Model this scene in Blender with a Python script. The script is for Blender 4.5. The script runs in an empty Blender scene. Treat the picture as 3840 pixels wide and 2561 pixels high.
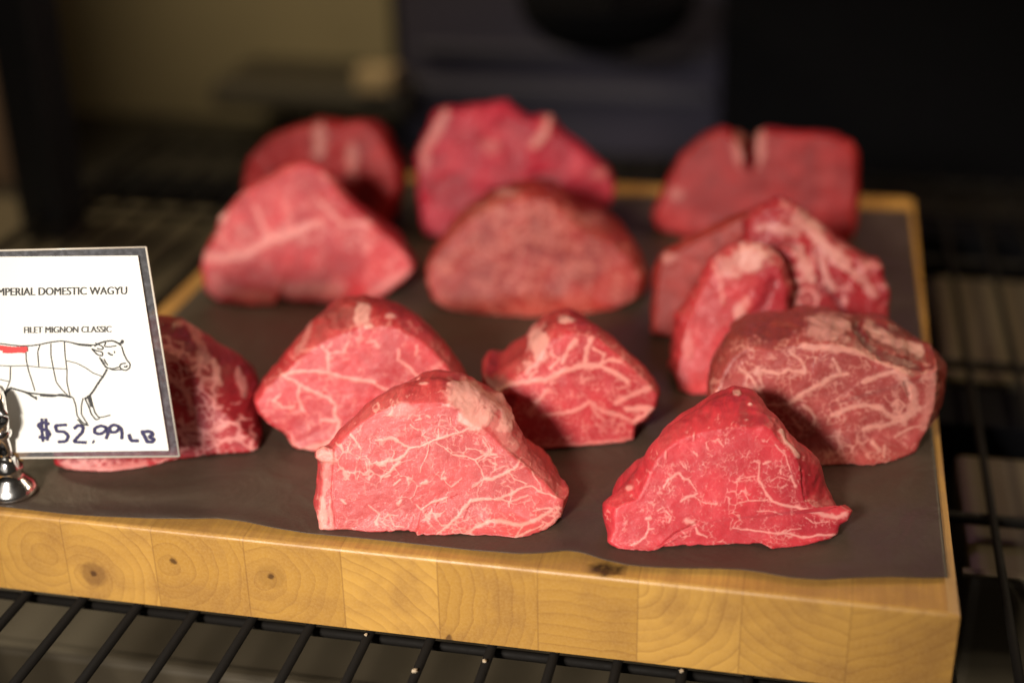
import bpy, math, random
import numpy as np
from mathutils import Vector, Matrix, Euler

random.seed(7)
RNG = np.random.default_rng(11)
SC = bpy.context.scene
COL = SC.collection

# ------------------------------------------------------------------ camera
CAM_F = 5400.3                      # focal length in pixels of a 3840 wide frame
CAM_LOC = np.array([-0.0760, -0.53823, 0.37530])
CAM_ROT = (1.128801, 0.018419, 0.209839)
cd = bpy.data.cameras.new('camera')
cam = bpy.data.objects.new('camera', cd)
COL.objects.link(cam)
cam.location = CAM_LOC
cam.rotation_euler = CAM_ROT
cd.sensor_fit = 'HORIZONTAL'
cd.sensor_width = 36
cd.lens = CAM_F / 3840 * 36
cd.clip_start = 0.02
cd.clip_end = 50
cd.dof.use_dof = True
cd.dof.focus_distance = 0.688
cd.dof.aperture_fstop = 2.3
cd.dof.aperture_blades = 0
SC.camera = cam

# ------------------------------------------------------------------ world, lamps, exposure
w = bpy.data.worlds.new('World')
SC.world = w
w.use_nodes = True
bg = w.node_tree.nodes['Background']
bg.inputs[0].default_value = (1.0, 0.80, 0.60, 1)
bg.inputs[1].default_value = 0.022


def aim(o, tgt):
    d = Vector(tgt) - o.location
    o.rotation_euler = d.to_track_quat('-Z', 'Y').to_euler()


def spot(name, loc, tgt, power, color, size, angle, blend):
    l = bpy.data.lights.new(name, 'SPOT')
    l.energy = power
    l.color = color
    l.shadow_soft_size = size
    l.spot_size = math.radians(angle)
    l.spot_blend = blend
    o = bpy.data.objects.new(name, l)
    COL.objects.link(o)
    o.location = loc
    aim(o, tgt)
    return o


def area(name, loc, tgt, power, color, sx, sy):
    l = bpy.data.lights.new(name, 'AREA')
    l.shape = 'RECTANGLE'
    l.size = sx
    l.size_y = sy
    l.energy = power
    l.color = color
    o = bpy.data.objects.new(name, l)
    COL.objects.link(o)
    o.location = loc
    aim(o, tgt)
    return o


spot('key_lamp', (-0.52, -1.14, 0.66), (-0.275, 0.045, 0.02), 152, (1.0, 0.92, 0.83), 0.12, 33, 1.0)
area('front_fill', (-0.70, -1.35, 0.75), (-0.28, 0.10, 0.0), 2.0, (1.0, 0.90, 0.80), 1.8, 0.9)  # added soft fill from the camera side, with no visible source
area('overhead_fill', (-0.30, 0.16, 0.72), (-0.28, 0.20, 0.0), 0.8, (1.0, 0.68, 0.40), 0.7, 0.05)  # unseen warm fill added above the meat
area('rear_cool_lamp', (-0.10, 1.00, 0.62), (-0.20, 0.40, 0.03), 0.35, (1.0, 0.42, 0.75), 0.4, 0.12)
area('wall_fill', (-1.05, 0.62, 0.75), (-0.90, 1.10, 0.15), 9.0, (1.0, 0.82, 0.52), 0.5, 0.2)  # added to brighten the olive wall, no fixture there
area('right_deck_fill', (0.40, 0.50, 0.45), (0.20, 0.36, -0.1), 2.6, (1.0, 0.78, 0.5), 0.2, 0.2)  # extra fill that lifts the deck right of the board
SC.view_settings.view_transform = 'Standard'
SC.view_settings.look = 'None'
SC.view_settings.exposure = 0
SC.view_settings.gamma = 1
SC.view_settings.use_curve_mapping = False
SC.render.engine = 'CYCLES'
SC.cycles.use_denoising = True
SC.cycles.max_bounces = 8
SC.cycles.transparent_max_bounces = 12
SC.cycles.sample_clamp_indirect = 4

# ------------------------------------------------------------------ tracing helpers
S = 3840 / 2351.0
CM = np.array(Euler(CAM_ROT).to_matrix())
FR = {                                # (x offset, y offset, scale) of the crops measured from
    'D': (0, 0, S),
    'A': (1100, 1350, 1100 / 2300),
    'B': (2200, 1400, 1100 / 2300),
    'C': (550, 1100, 2000 / 2351),
    'E': (2300, 450, 1300 / 1510),
    'R': (700, 350, 1800 / 2351),
    'S': (0, 880, 700 / 1055),
    'P': (0, 1850, 1920 / 2351),
    'Q': (1920, 1850, 1920 / 2351),
}


def px(fr, pts):
    ox, oy, s = FR[fr]
    p = np.asarray(pts, float).reshape(-1, 2)
    return np.stack([ox + p[:, 0] * s, oy + p[:, 1] * s], 1)


def rays(p):
    d = np.stack([(p[:, 0] - 1920) / CAM_F, -(p[:, 1] - 1280.5) / CAM_F, -np.ones(len(p))], 1)
    return d @ CM.T


def hit(p, P0, n):
    d = rays(p)
    t = ((np.asarray(P0) - CAM_LOC) @ n) / (d @ n)
    return CAM_LOC + d * t[:, None]


def ground(fr, pts, z=0.0):
    return hit(px(fr, pts), (0, 0, z), np.array([0, 0, 1.0]))


def at_y(fr, pts, y):
    return hit(px(fr, pts), (0, y, 0), np.array([0, 1.0, 0]))


def project(P):
    q = (P - CAM_LOC) @ CM
    return np.stack([1920 + CAM_F * q[:, 0] / -q[:, 2], 1280.5 - CAM_F * q[:, 1] / -q[:, 2]], 1)


# ------------------------------------------------------------------ numeric noise
def _hash(ix, iy, iz, seed):
    h = (ix * 374761393 + iy * 668265263 + iz * 2147483647 + seed * 974711) & 0xFFFFFFFF
    h = ((h ^ (h >> 13)) * 1274126177) & 0xFFFFFFFF
    h = h ^ (h >> 16)
    return (h & 0xFFFFFF) / float(0xFFFFFF) * 2 - 1


def vnoise(P, seed=0):
    P = np.asarray(P, float)
    i = np.floor(P).astype(np.int64)
    f = P - i
    f = f * f * (3 - 2 * f)
    out = 0
    for dx in (0, 1):
        for dy in (0, 1):
            for dz in (0, 1):
                wgt = (f[:, 0] if dx else 1 - f[:, 0]) * (f[:, 1] if dy else 1 - f[:, 1]) * (f[:, 2] if dz else 1 - f[:, 2])
                out = out + wgt * _hash(i[:, 0] + dx, i[:, 1] + dy, i[:, 2] + dz, seed)
    return out


def fbm(P, octaves=3, seed=0):
    v = 0
    a = 1.0
    for k in range(octaves):
        v = v + a * vnoise(P * 2 ** k + 17.3 * k, seed + k)
        a *= 0.5
    return v


def sstep(a, b, x):
    t = np.clip((x - a) / (b - a), 0, 1)
    return t * t * (3 - 2 * t)


# ------------------------------------------------------------------ mesh helpers
def link(name, me, mat=None, parent=None):
    o = bpy.data.objects.new(name, me)
    COL.objects.link(o)
    if mat is not None:
        me.materials.append(mat)
    if parent is not None:
        o.parent = parent
    return o


def np_mesh(name, V, F, mat=None, parent=None, smooth=True, attrs=None):
    me = bpy.data.meshes.new(name)
    me.from_pydata([tuple(v) for v in V], [], [tuple(f) for f in F])
    me.update()
    if smooth:
        me.polygons.foreach_set('use_smooth', [True] * len(me.polygons))
    for k, a in (attrs or {}).items():
        a = np.asarray(a, np.float32)
        if a.ndim == 1:
            me.attributes.new(k, 'FLOAT', 'POINT').data.foreach_set('value', a)
        else:
            me.attributes.new(k, 'FLOAT_VECTOR', 'POINT').data.foreach_set('vector', a.ravel())
    return link(name, me, mat, parent)


class MB:
    def __init__(s):
        s.v = []
        s.f = []

    def add(s, V, F):
        b = len(s.v)
        s.v += [tuple(p) for p in V]
        s.f += [tuple(i + b for i in f) for f in F]

    def box(s, lo, hi, bev=0.0):
        x0, y0, z0 = lo
        x1, y1, z1 = hi
        if bev <= 0:
            V = [(x, y, z) for z in (z0, z1) for y in (y0, y1) for x in (x0, x1)]
            s.add(V, [(0, 2, 3, 1), (4, 5, 7, 6), (0, 1, 5, 4), (2, 6, 7, 3), (0, 4, 6, 2), (1, 3, 7, 5)])
            return
        import bmesh
        bm = bmesh.new()
        r = bmesh.ops.create_cube(bm, size=1)
        for v in bm.verts:
            v.co = Vector(((x0 + x1) / 2 + v.co.x * (x1 - x0), (y0 + y1) / 2 + v.co.y * (y1 - y0), (z0 + z1) / 2 + v.co.z * (z1 - z0)))
        bmesh.ops.bevel(bm, geom=bm.edges[:], offset=bev, segments=2, profile=0.6, affect='EDGES')
        bm.verts.index_update()
        s.add([v.co[:] for v in bm.verts], [[v.index for v in f.verts] for f in bm.faces])
        bm.free()

    def tube(s, pts, r, n=10):
        pts = [Vector(p) for p in pts]
        V = []
        for i, p in enumerate(pts):
            t = (pts[min(i + 1, len(pts) - 1)] - pts[max(i - 1, 0)]).normalized()
            a = t.cross(Vector((0, 0, 1)))
            if a.length < 1e-4:
                a = Vector((1, 0, 0))
            a.normalize()
            b = t.cross(a)
            rr = r[i] if isinstance(r, (list, tuple)) else r
            V += [p + (a * math.cos(2 * math.pi * k / n) + b * math.sin(2 * math.pi * k / n)) * rr for k in range(n)]
        F = []
        for i in range(len(pts) - 1):
            for k in range(n):
                k2 = (k + 1) % n
                F.append((i * n + k, i * n + k2, (i + 1) * n + k2, (i + 1) * n + k))
        F.append(tuple(range(n - 1, -1, -1)))
        F.append(tuple((len(pts) - 1) * n + k for k in range(n)))
        s.add(V, F)

    def lathe(s, prof, n=48, loc=(0, 0, 0)):
        V = []
        for r, z in prof:
            V += [(loc[0] + r * math.cos(2 * math.pi * k / n), loc[1] + r * math.sin(2 * math.pi * k / n), loc[2] + z) for k in range(n)]
        F = []
        for i in range(len(prof) - 1):
            for k in range(n):
                k2 = (k + 1) % n
                F.append((i * n + k, i * n + k2, (i + 1) * n + k2, (i + 1) * n + k))
        F.append(tuple(range(n - 1, -1, -1)))
        F.append(tuple((len(prof) - 1) * n + k for k in range(n)))
        s.add(V, F)

    def build(s, name, mat, parent=None, smooth=False):
        return np_mesh(name, s.v, s.f, mat, parent, smooth)


def empty(name, loc):
    o = bpy.data.objects.new(name, None)
    COL.objects.link(o)
    o.location = loc
    o.empty_display_size = 0.02
    return o


def put(o, parent):
    """parent a mesh built in world coordinates under an Empty, keeping it in place"""
    bpy.context.view_layer.update()
    o.parent = parent
    o.matrix_parent_inverse = Matrix.Translation(-Vector(parent.matrix_world.translation)) if parent.parent is None else parent.matrix_world.inverted()
    return o


def tag(o, label=None, cat=None, group=None, kind=None):
    if label:
        o['label'] = label
    if cat:
        o['category'] = cat
    if group:
        o['group'] = group
    if kind:
        o['kind'] = kind
    return o


# ------------------------------------------------------------------ materials
class NT:
    def __init__(s, name):
        s.m = bpy.data.materials.new(name)
        s.m.use_nodes = True
        s.t = s.m.node_tree
        s.b = s.t.nodes['Principled BSDF']

    def n(s, typ, **kw):
        nd = s.t.nodes.new(typ)
        for k, v in kw.items():
            setattr(nd, k, v)
        return nd

    def set(s, sock, v):
        if hasattr(v, 'is_output'):
            s.t.links.new(v, sock)
        elif v is not None:
            try:
                sock.default_value = v
            except Exception:
                sock.default_value = (*v, 1)

    def bsdf(s, **kw):
        for k, v in kw.items():
            s.set(s.b.inputs[k.replace('_', ' ')], v)

    def math(s, op, a, b=None, c=None, clamp=False):
        nd = s.n('ShaderNodeMath', operation=op, use_clamp=clamp)
        s.set(nd.inputs[0], a)
        if b is not None:
            s.set(nd.inputs[1], b)
        if c is not None:
            s.set(nd.inputs[2], c)
        return nd.outputs[0]

    def mix(s, f, a, b, mode='MIX'):
        nd = s.n('ShaderNodeMix', data_type='RGBA', blend_type=mode)
        s.set(nd.inputs[0], f)
        s.set(nd.inputs[6], a if hasattr(a, 'is_output') else (*a[:3], 1))
        s.set(nd.inputs[7], b if hasattr(b, 'is_output') else (*b[:3], 1))
        return nd.outputs[2]

    def noise(s, vec, scale, detail=3, rough=0.55, dist=0):
        nd = s.n('ShaderNodeTexNoise')
        if vec is not None:
            s.set(nd.inputs['Vector'], vec)
        nd.inputs['Scale'].default_value = scale
        nd.inputs['Detail'].default_value = detail
        nd.inputs['Roughness'].default_value = rough
        nd.inputs['Distortion'].default_value = dist
        return nd

    def ramp(s, v, a, b, lo=0.0, hi=1.0):
        nd = s.n('ShaderNodeMapRange', interpolation_type='SMOOTHSTEP')
        s.set(nd.inputs[0], v)
        nd.inputs[1].default_value = a
        nd.inputs[2].default_value = b
        nd.inputs[3].default_value = lo
        nd.inputs[4].default_value = hi
        return nd.outputs[0]

    def attr(s, name):
        nd = s.n('ShaderNodeAttribute', attribute_name=name)
        return nd

    def coord(s, kind='Object'):
        return s.n('ShaderNodeTexCoord').outputs[kind]

    def scale(s, vec, sc):
        nd = s.n('ShaderNodeVectorMath', operation='MULTIPLY')
        s.set(nd.inputs[0], vec)
        nd.inputs[1].default_value = sc
        return nd.outputs[0]

    def bump(s, h, strength, dist=0.001, normal=None):
        nd = s.n('ShaderNodeBump')
        nd.inputs['Strength'].default_value = strength
        nd.inputs['Distance'].default_value = dist
        s.set(nd.inputs['Height'], h)
        if normal is not None:
            s.set(nd.inputs['Normal'], normal)
        return nd.outputs[0]


def plain(name, col, rough=0.5, metallic=0.0, var=0.15, vscale=60, spec=0.5):
    t = NT(name)
    c = t.coord()
    nz = t.noise(c, vscale, 4)
    dark = tuple(x * (1 - var) for x in col)
    lite = tuple(min(1, x * (1 + var)) for x in col)
    t.bsdf(Base_Color=t.mix(nz.outputs[0], dark, lite), Metallic=metallic,
           Roughness=t.ramp(nz.outputs[0], 0.3, 0.7, max(0.02, rough - 0.06), min(1, rough + 0.06)),
           Specular_IOR_Level=spec)
    return t.m


def meat_mat(name, cut=(0.46, 0.045, 0.045), side=(0.26, 0.022, 0.022), fat=(0.78, 0.40, 0.34), marb=0.6, cell=130, rough=0.46, speck=0.45, skinc=(0.66, 0.31, 0.26), pale=0.3, spec=0.38, wet=0.16, mott=0.0):
    t = NT(name)
    c = t.coord()
    aF = t.attr('fat').outputs['Fac']
    aC = t.attr('cut').outputs['Fac']
    aS = t.attr('skin').outputs['Fac']
    aD = t.attr('deep').outputs['Fac']
    big = t.noise(c, 38, 3).outputs[0]
    mid = t.noise(c, 160, 4, 0.6).outputs[0]
    fine = t.noise(c, 1500, 4, 0.7).outputs[0]
    aR = t.attr('crimson').outputs['Fac']
    cutc = t.mix(t.ramp(big, 0.35, 0.65), tuple(x * (0.80 - 0.25 * mott) for x in cut), tuple(min(1, x * (1.12 + 0.1 * mott)) for x in cut))
    if mott:
        mo = t.noise(c, 75, 3, 0.6, 0.5).outputs[0]
        cutc = t.mix(t.ramp(mo, 0.50, 0.72, 0, 0.26), cutc, tuple(a * b for a, b in zip(fat, (0.9, 0.5, 0.5))))
    cutc = t.mix(t.ramp(mid, 0.35, 0.70, 0, pale), cutc, tuple(min(1, a * b) for a, b in zip(cut, (1.15, 1.7, 1.7))))
    cutc = t.mix(aR, cutc, (0.33, 0.010, 0.020))
    # long muscle streaks on the uncut sides
    st = t.noise(t.scale(c, (240, 40, 240)), 1.0, 4, 0.6, 0.6).outputs[0]
    sidec = t.mix(t.ramp(st, 0.30, 0.70), tuple(x * 0.80 for x in side), tuple(min(1, x * 1.22) for x in side))
    col = t.mix(aC, sidec, cutc)
    # fine web of marbling between the larger seams
    wob = t.n('ShaderNodeVectorMath', operation='ADD')
    dn = t.noise(c, 95, 3)
    t.set(wob.inputs[0], t.scale(dn.outputs['Color'], (0.0075,) * 3))
    t.set(wob.inputs[1], c)
    vo = t.n('ShaderNodeTexVoronoi', feature='DISTANCE_TO_EDGE')
    vo.inputs['Scale'].default_value = cell
    t.set(vo.inputs['Vector'], wob.outputs[0])
    width = t.ramp(t.noise(c, 110, 2).outputs[0], 0.44, 0.72, 0.0, 0.09)
    web = t.math('SUBTRACT', 1.0, t.math('DIVIDE', vo.outputs['Distance'], t.math('ADD', width, 0.002)), clamp=True)
    web = t.math('MULTIPLY', t.ramp(web, 0.0, 0.7), marb * 0.45)
    vo2 = t.n('ShaderNodeTexVoronoi', feature='F1')
    vo2.inputs['Scale'].default_value = 620
    t.set(vo2.inputs['Vector'], wob.outputs[0])
    sp = t.math('MULTIPLY', t.ramp(vo2.outputs['Distance'], 0.40, 0.15), t.ramp(t.noise(c, 300, 3).outputs[0], 0.50, 0.68))
    sp = t.math('MAXIMUM', sp, t.ramp(fine, 0.60, 0.74, 0, 0.5))
    sp = t.math('MULTIPLY', sp, speck)
    grain = t.noise(c, 2300, 2, 0.6).outputs[0]
    cutc2 = t.mix(t.ramp(grain, 0.52, 0.72, 0, 0.55), t.mix(t.ramp(grain, 0.48, 0.30, 0, 0.35), col, tuple(x * 0.55 for x in cut)), tuple(min(1, a * b) for a, b in zip(cut, (1.15, 1.9, 1.9))))
    col = t.mix(t.math('MULTIPLY', aC, 0.75), col, cutc2)
    micro = t.math('MULTIPLY', t.math('MAXIMUM', web, sp), aC)
    fm = t.math('MAXIMUM', aF, micro)
    fatc = t.mix(t.ramp(mid, 0.3, 0.7), tuple(x * 0.9 for x in fat), tuple(min(1, x * 1.08) for x in fat))
    col = t.mix(fm, col, fatc)
    skin = t.math('MULTIPLY', aS, t.ramp(st, 0.22, 0.55, 0.45, 1.0))
    col = t.mix(skin, col, skinc)
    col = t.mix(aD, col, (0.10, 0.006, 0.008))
    h = t.math('ADD', t.math('ADD', t.math('MULTIPLY', fine, 0.5), t.math('MULTIPLY', grain, 0.5)), t.math('ADD', t.math('MULTIPLY', mid, 0.22), t.math('MULTIPLY', fm, 0.10)))
    t.bsdf(Base_Color=col, Roughness=t.math('ADD', t.ramp(fine, 0.35, 0.65, rough - 0.12, rough + 0.14), t.math('MULTIPLY', aC, 0.04)), Specular_IOR_Level=spec,
           Subsurface_Weight=0.25, Subsurface_Radius=(0.006, 0.0016, 0.0012), Subsurface_Scale=1.0,
           Coat_Weight=wet, Coat_Roughness=0.17, Coat_Normal=t.bump(t.math('ADD', t.noise(c, 620, 3, 0.6).outputs[0], t.math('MULTIPLY', mid, 0.6)), 0.5, 0.0011), Normal=t.bump(h, 0.42, 0.0006))
    return t.m


# end grain butcher block
def wood_mat():
    t = NT('maple_end_block')
    ring = t.attr('ring').outputs['Vector']
    info = t.attr('stave').outputs['Vector']           # tone, across (0-1), pith strength
    sep = t.n('ShaderNodeSeparateXYZ')
    t.set(sep.inputs[0], info)
    endg = t.attr('endgrain').outputs['Fac']
    c = t.coord()
    wb = t.n('ShaderNodeVectorMath', operation='ADD')
    dn = t.noise(c, 45, 3)
    t.set(wb.inputs[0], t.scale(dn.outputs['Color'], (0.006, 0.006, 0.006)))
    t.set(wb.inputs[1], ring)
    ln = t.n('ShaderNodeVectorMath', operation='LENGTH')
    t.set(ln.inputs[0], wb.outputs[0])
    r = ln.outputs['Value']
    nz1 = t.noise(t.scale(c, (1, 1, 1)), 25, 2).outputs[0]
    per = t.math('MULTIPLY', r, 165.0)
    per = t.math('ADD', per, t.math('MULTIPLY', nz1, 1.6))
    saw = t.math('FRACT', per)
    line = t.math('ADD', t.ramp(saw, 0.72, 0.98), t.ramp(saw, 0.04, 0.0), clamp=True)
    lam = t.noise(None, 1.0, 2)
    comb = t.n('ShaderNodeCombineXYZ')
    t.set(comb.inputs[0], t.math('FLOOR', per))
    t.set(comb.inputs[1], sep.outputs[0])
    t.set(lam.inputs['Vector'], t.scale(comb.outputs[0], (3.7, 91.0, 1)))
    line = t.math('MULTIPLY', line, t.ramp(lam.outputs[0], 0.35, 0.7, 0.08, 1.0))
    fine = t.noise(c, 700, 4, 0.7).outputs[0]
    blot = t.noise(c, 38, 4).outputs[0]
    base = t.mix(sep.outputs[0], (0.37, 0.190, 0.036), (0.54, 0.300, 0.066))
    base = t.mix(t.math('MULTIPLY', t.math('MULTIPLY', saw, endg), 0.30), base, (0.27, 0.130, 0.032))
    base = t.mix(t.ramp(blot, 0.42, 0.70, 0, 0.60), base, (0.25, 0.118, 0.030))
    brd = t.noise(t.scale(c, (9, 9, 26)), 1.0, 3, 0.55, 0.8).outputs[0]
    base = t.mix(t.ramp(brd, 0.50, 0.68, 0, 0.40), base, (0.26, 0.120, 0.028))
    base = t.mix(t.ramp(fine, 0.35, 0.70, 0, 0.28), base, (0.54, 0.325, 0.115))
    e = t.mix(t.math('MULTIPLY', line, 0.26), base, (0.20, 0.085, 0.022))
    # brown heart and star checks round the pith
    rr = t.n('ShaderNodeVectorMath', operation='LENGTH')
    t.set(rr.inputs[0], ring)
    pn = t.noise(c, 260, 3).outputs[0]
    pr = t.math('ADD', rr.outputs['Value'], t.math('MULTIPLY', t.math('SUBTRACT', pn, 0.5), 0.004))
    heart = t.ramp(pr, 0.0085, 0.0050)
    e = t.mix(t.math('MULTIPLY', heart, t.math('MULTIPLY', sep.outputs[2], 0.55)), e, (0.13, 0.055, 0.02))
    core = t.ramp(pr, 0.0026, 0.0008)
    e = t.mix(t.math('MULTIPLY', core, t.math('MULTIPLY', t.math('GREATER_THAN', sep.outputs[2], 0.05), 0.85)), e, (0.06, 0.025, 0.01))
    # long grain on top and sides
    g = t.noise(t.scale(c, (420, 14, 420)), 1.0, 4, 0.6, 0.4).outputs[0]
    lg = t.mix(t.ramp(g, 0.30, 0.72, 0, 0.6), base, (0.27, 0.13, 0.04))
    col = t.mix(endg, lg, e)
    # glue line beside each stave and a few black mineral flecks
    ac = sep.outputs[1]
    edge = t.math('MINIMUM', ac, t.math('SUBTRACT', 1.0, ac))
    col = t.mix(t.ramp(edge, 0.012, 0.003, 0, 0.35), col, (0.14, 0.06, 0.02))
    fl = t.noise(t.scale(c, (90, 20, 55)), 1.0, 2, 0.4).outputs[0]
    col = t.mix(t.ramp(fl, 0.735, 0.775, 0, 0.8), col, (0.07, 0.03, 0.012))
    kn = t.attr('knot').outputs['Fac']
    col = t.mix(t.math('MULTIPLY', kn, t.ramp(pn, 0.3, 0.6, 0.7, 1.0)), col, (0.045, 0.02, 0.008))
    h = t.math('ADD', t.math('MULTIPLY', line, -0.4), fine)
    t.bsdf(Base_Color=col, Roughness=t.ramp(blot, 0.3, 0.7, 0.36, 0.5), Specular_IOR_Level=0.4, Normal=t.bump(h, 0.25, 0.0004))
    return t.m


def paper_mat():
    t = NT('dark_butcher_paper')
    c = t.coord()
    f = t.noise(t.scale(c, (500, 1600, 500)), 1.0, 4, 0.65).outputs[0]
    b = t.noise(c, 14, 3).outputs[0]
    sp = t.noise(c, 1300, 2).outputs[0]
    col = t.mix(t.ramp(b, 0.3, 0.7), (0.036, 0.023, 0.0155), (0.051, 0.033, 0.0225))
    col = t.mix(t.ramp(f, 0.45, 0.75, 0, 0.40), col, (0.088, 0.060, 0.042))
    col = t.mix(t.ramp(sp, 0.62, 0.72, 0, 0.4), col, (0.11, 0.075, 0.055))
    wr = t.noise(c, 30, 3, 0.5, 0.8).outputs[0]
    n1 = t.bump(wr, 0.4, 0.004)
    t.bsdf(Base_Color=col, Roughness=t.ramp(b, 0.3, 0.7, 0.40, 0.54), Specular_IOR_Level=0.5, Normal=t.bump(f, 0.35, 0.0004, n1))
    return t.m


M_WOOD = wood_mat()
M_PAPER = paper_mat()
M_WIRE = plain('black_coated_wire', (0.005, 0.004, 0.003), 0.75, 0, 0.3, 200, 0.15)
M_BLACK = plain('black_panel', (0.0015, 0.0015, 0.0022), 0.8, 0, 0.15, 60, 0.08)
M_DECKLIT = plain('olive_lit_deck', (0.075, 0.060, 0.036), 0.42, 0.0, 0.25, 9)  # paler olive holds the light falling on the lower deck
M_DECKLITF = plain('brown_lit_deck', (0.052, 0.041, 0.025), 0.45, 0.0, 0.3, 14)
M_DECK = plain('dark_case_floor', (0.012, 0.010, 0.007), 0.5, 0, 0.3, 20)
M_CHROME = plain('polished_chrome', (0.92, 0.91, 0.89), 0.16, 1.0, 0.02)

# ------------------------------------------------------------------ setting: case
T = 0.0450
RACK_Z = -T - 0.0035
fl = MB()
fl.box((-1.6, -0.35, -0.19), (0.9, 1.25, -0.17))
tag(fl.build('floor', M_DECK), kind='structure')

wall = MB()
wx = at_y('D', [(925, 300)], 1.20)[0, 0]
wall.box((-1.75, 1.20, -0.17), (wx, 1.24, 1.0))
M_WALL = plain('olive_wall', (0.20, 0.165, 0.095), 0.7, 0, 0.25, 3)
tag(wall.build('back_wall', M_WALL), 'olive brown wall behind the display case, out of focus', 'wall')

bx1 = at_y('D', [(1660, 300)], 1.20)[0, 0]
nv = MB()
nv.box((wx + 0.025, 1.12, -0.17), (bx1, 1.16, 1.0), 0.004)
M_NAVY = plain('navy_panel', (0.017, 0.014, 0.031), 0.7, 0, 0.25, 5)
tag(nv.build('navy_panel', M_NAVY), 'dark navy panel behind the meat, between olive wall and black cabinet', 'panel')
sd = MB()
for ya, yb in ((205, 232), (118, 135)):
    zz = at_y('D', [(1400, ya), (1400, yb)], 1.10)[:, 2]
    sd.box((wx + 0.05, 1.10, zz[1]), (bx1 - 0.01, 1.119, zz[0]), 0.003)
for k, (ya, yb) in enumerate(((205, 232),)):
    pass
put_rail = sd.build('grey_rail', plain('slate_rail', (0.030, 0.028, 0.044), 0.7))
put_rail.name = 'panel_rail'
put(put_rail, bpy.data.objects['navy_panel'])

bk = MB()
bk.box((bx1 + 0.004, 1.05, -0.17), (1.0, 1.24, 1.0), 0.004)
tag(bk.build('black_cabinet', M_BLACK), 'plain black cabinet filling the right of the background', 'cabinet')

dp = MB()
dp.box((wx + 0.001, 1.17, -0.17), (wx + 0.024, 1.21, 1.0))
tag(dp.build('dark_upright', M_BLACK), 'thin black upright between olive wall and navy panel', 'upright')

# ledge with a pale card on it in front of the olive wall
lz = at_y('D', [(700, 205), (700, 262)], 1.05)
lx = at_y('D', [(480, 230), (935, 230)], 1.05)
lg_ = MB()
lg_.box((lx[0, 0], 1.05, lz[1, 2]), (lx[1, 0], 1.197, lz[0, 2]), 0.01)
tag(lg_.build('wall_ledge', plain('dark_brown_ledge', (0.030, 0.024, 0.015), 0.6)), 'dark brown ledge on the olive wall behind the back row', 'ledge')
pc = at_y('D', [(815, 178), (905, 240)], 1.045)
cb = MB()
cb.box((pc[0, 0], 1.040, lz[0, 2] + 0.0005), (pc[1, 0], 1.085, lz[0, 2] + 0.026), 0.004)
tag(cb.build('cream_box', plain('cream_board', (0.30, 0.22, 0.12), 0.6)), 'small cream box on the dark ledge, blurred', 'box')

# black round bowl hanging at the top
hb = at_y('D', [(1375, 118), (1200, 20), (1590, 20)], 0.95)
rad = (hb[2, 0] - hb[1, 0]) / 2
bcx = (hb[1, 0] + hb[2, 0]) / 2
bl = MB()
prof = [(rad * math.sin(a) * 1.02, -rad * 0.62 * math.cos(a)) for a in np.linspace(0.02, math.pi / 2, 14)]
prof += [(rad * 1.05, 0.004), (rad * 1.05, 0.008), (rad * 0.9, 0.006), (0.01, -rad * 0.1), (0.006, 0.02), (0.006, 0.4)]
bl.lathe(prof, 48, (bcx, 0.95, hb[0, 2] + rad * 0.62))
tag(bl.build('hanging_pan', M_BLACK, None, True), 'black round bottomed pan hanging at the top of the background', 'pan')

# dark upright post at the left
pp = ground('D', [(58, 560), (216, 560)], -0.10)
po = MB()
pyy = 0.50
pxa = np.vstack([at_y('D', [(52, 540)], pyy), at_y('D', [(213, 540)], pyy + 0.05)])
po.box((pxa[0, 0], pyy, -0.17), (pxa[1, 0], pyy + 0.05, 1.0), 0.003)
tag(po.build('case_post', plain('blue_black_post', (0.007, 0.008, 0.011), 0.5)), 'dark upright post at the left edge of the display case', 'post')
bw = MB()
bw.box((-1.75, 0.9, -0.17), (at_y('D', [(75, 300)], 0.9)[0, 0], 0.93, 1.0), 0.003)
tag(bw.build('brown_panel', plain('brown_panel', (0.10, 0.062, 0.042), 0.6)), 'brown panel seen left of the dark post', 'panel')

# wire rack the board stands on
X0, X1 = -0.715, 0.42
Y0, Y1 = -0.20, 0.735
rk = empty('wire_rack', (-0.25, 0.25, RACK_Z))
tag(rk, 'black coated wire rack under the wooden board', 'rack')
phase = ground('D', [(185, 1567)], RACK_Z)[0]
x = phase[0] - 0.0302 * 14
wires = []
while x < X1 - 0.01:
    if x > X0 + 0.01:
        m = MB()
        m.tube([(x, Y0, RACK_Z), (x, Y1, RACK_Z)], 0.0024, 8)
        put(m.build('wire', M_WIRE, None, True), rk)
    x += 0.0302
ty0 = ground('D', [(0, 1468)], RACK_Z - 0.062)[0, 1]
cy0 = ground('P', [(1180, 592)], RACK_Z - 0.005)[0, 1]
for y in (cy0, 0.17, 0.365, 0.55, Y1):
    m = MB()
    m.tube([(X0, y, RACK_Z - 0.0062), (X1, y, RACK_Z - 0.0062)], 0.0024 if y == cy0 else 0.0034, 8)
    put(m.build('cross_wire', M_WIRE, None, True), rk)
for xx in (X0, X1):
    m = MB()
    m.tube([(xx, Y0, RACK_Z), (xx, Y1, RACK_Z)], 0.005, 8)
    put(m.build('side_rail', M_WIRE, None, True), rk)
m = MB()
m.tube([(X0, Y0, RACK_Z), (X1, Y0, RACK_Z)], 0.005, 8)
put(m.build('front_rail', M_WIRE, None, True), rk)
for yb in (-0.125, 0.315, 0.64):
    m = MB()
    m.box((X0 - 0.02, yb - 0.026, RACK_Z - 0.050), (X1 + 0.02, yb + 0.026, RACK_Z - 0.0105), 0.002)
    put(m.build('support_bar', M_BLACK), rk)
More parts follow.
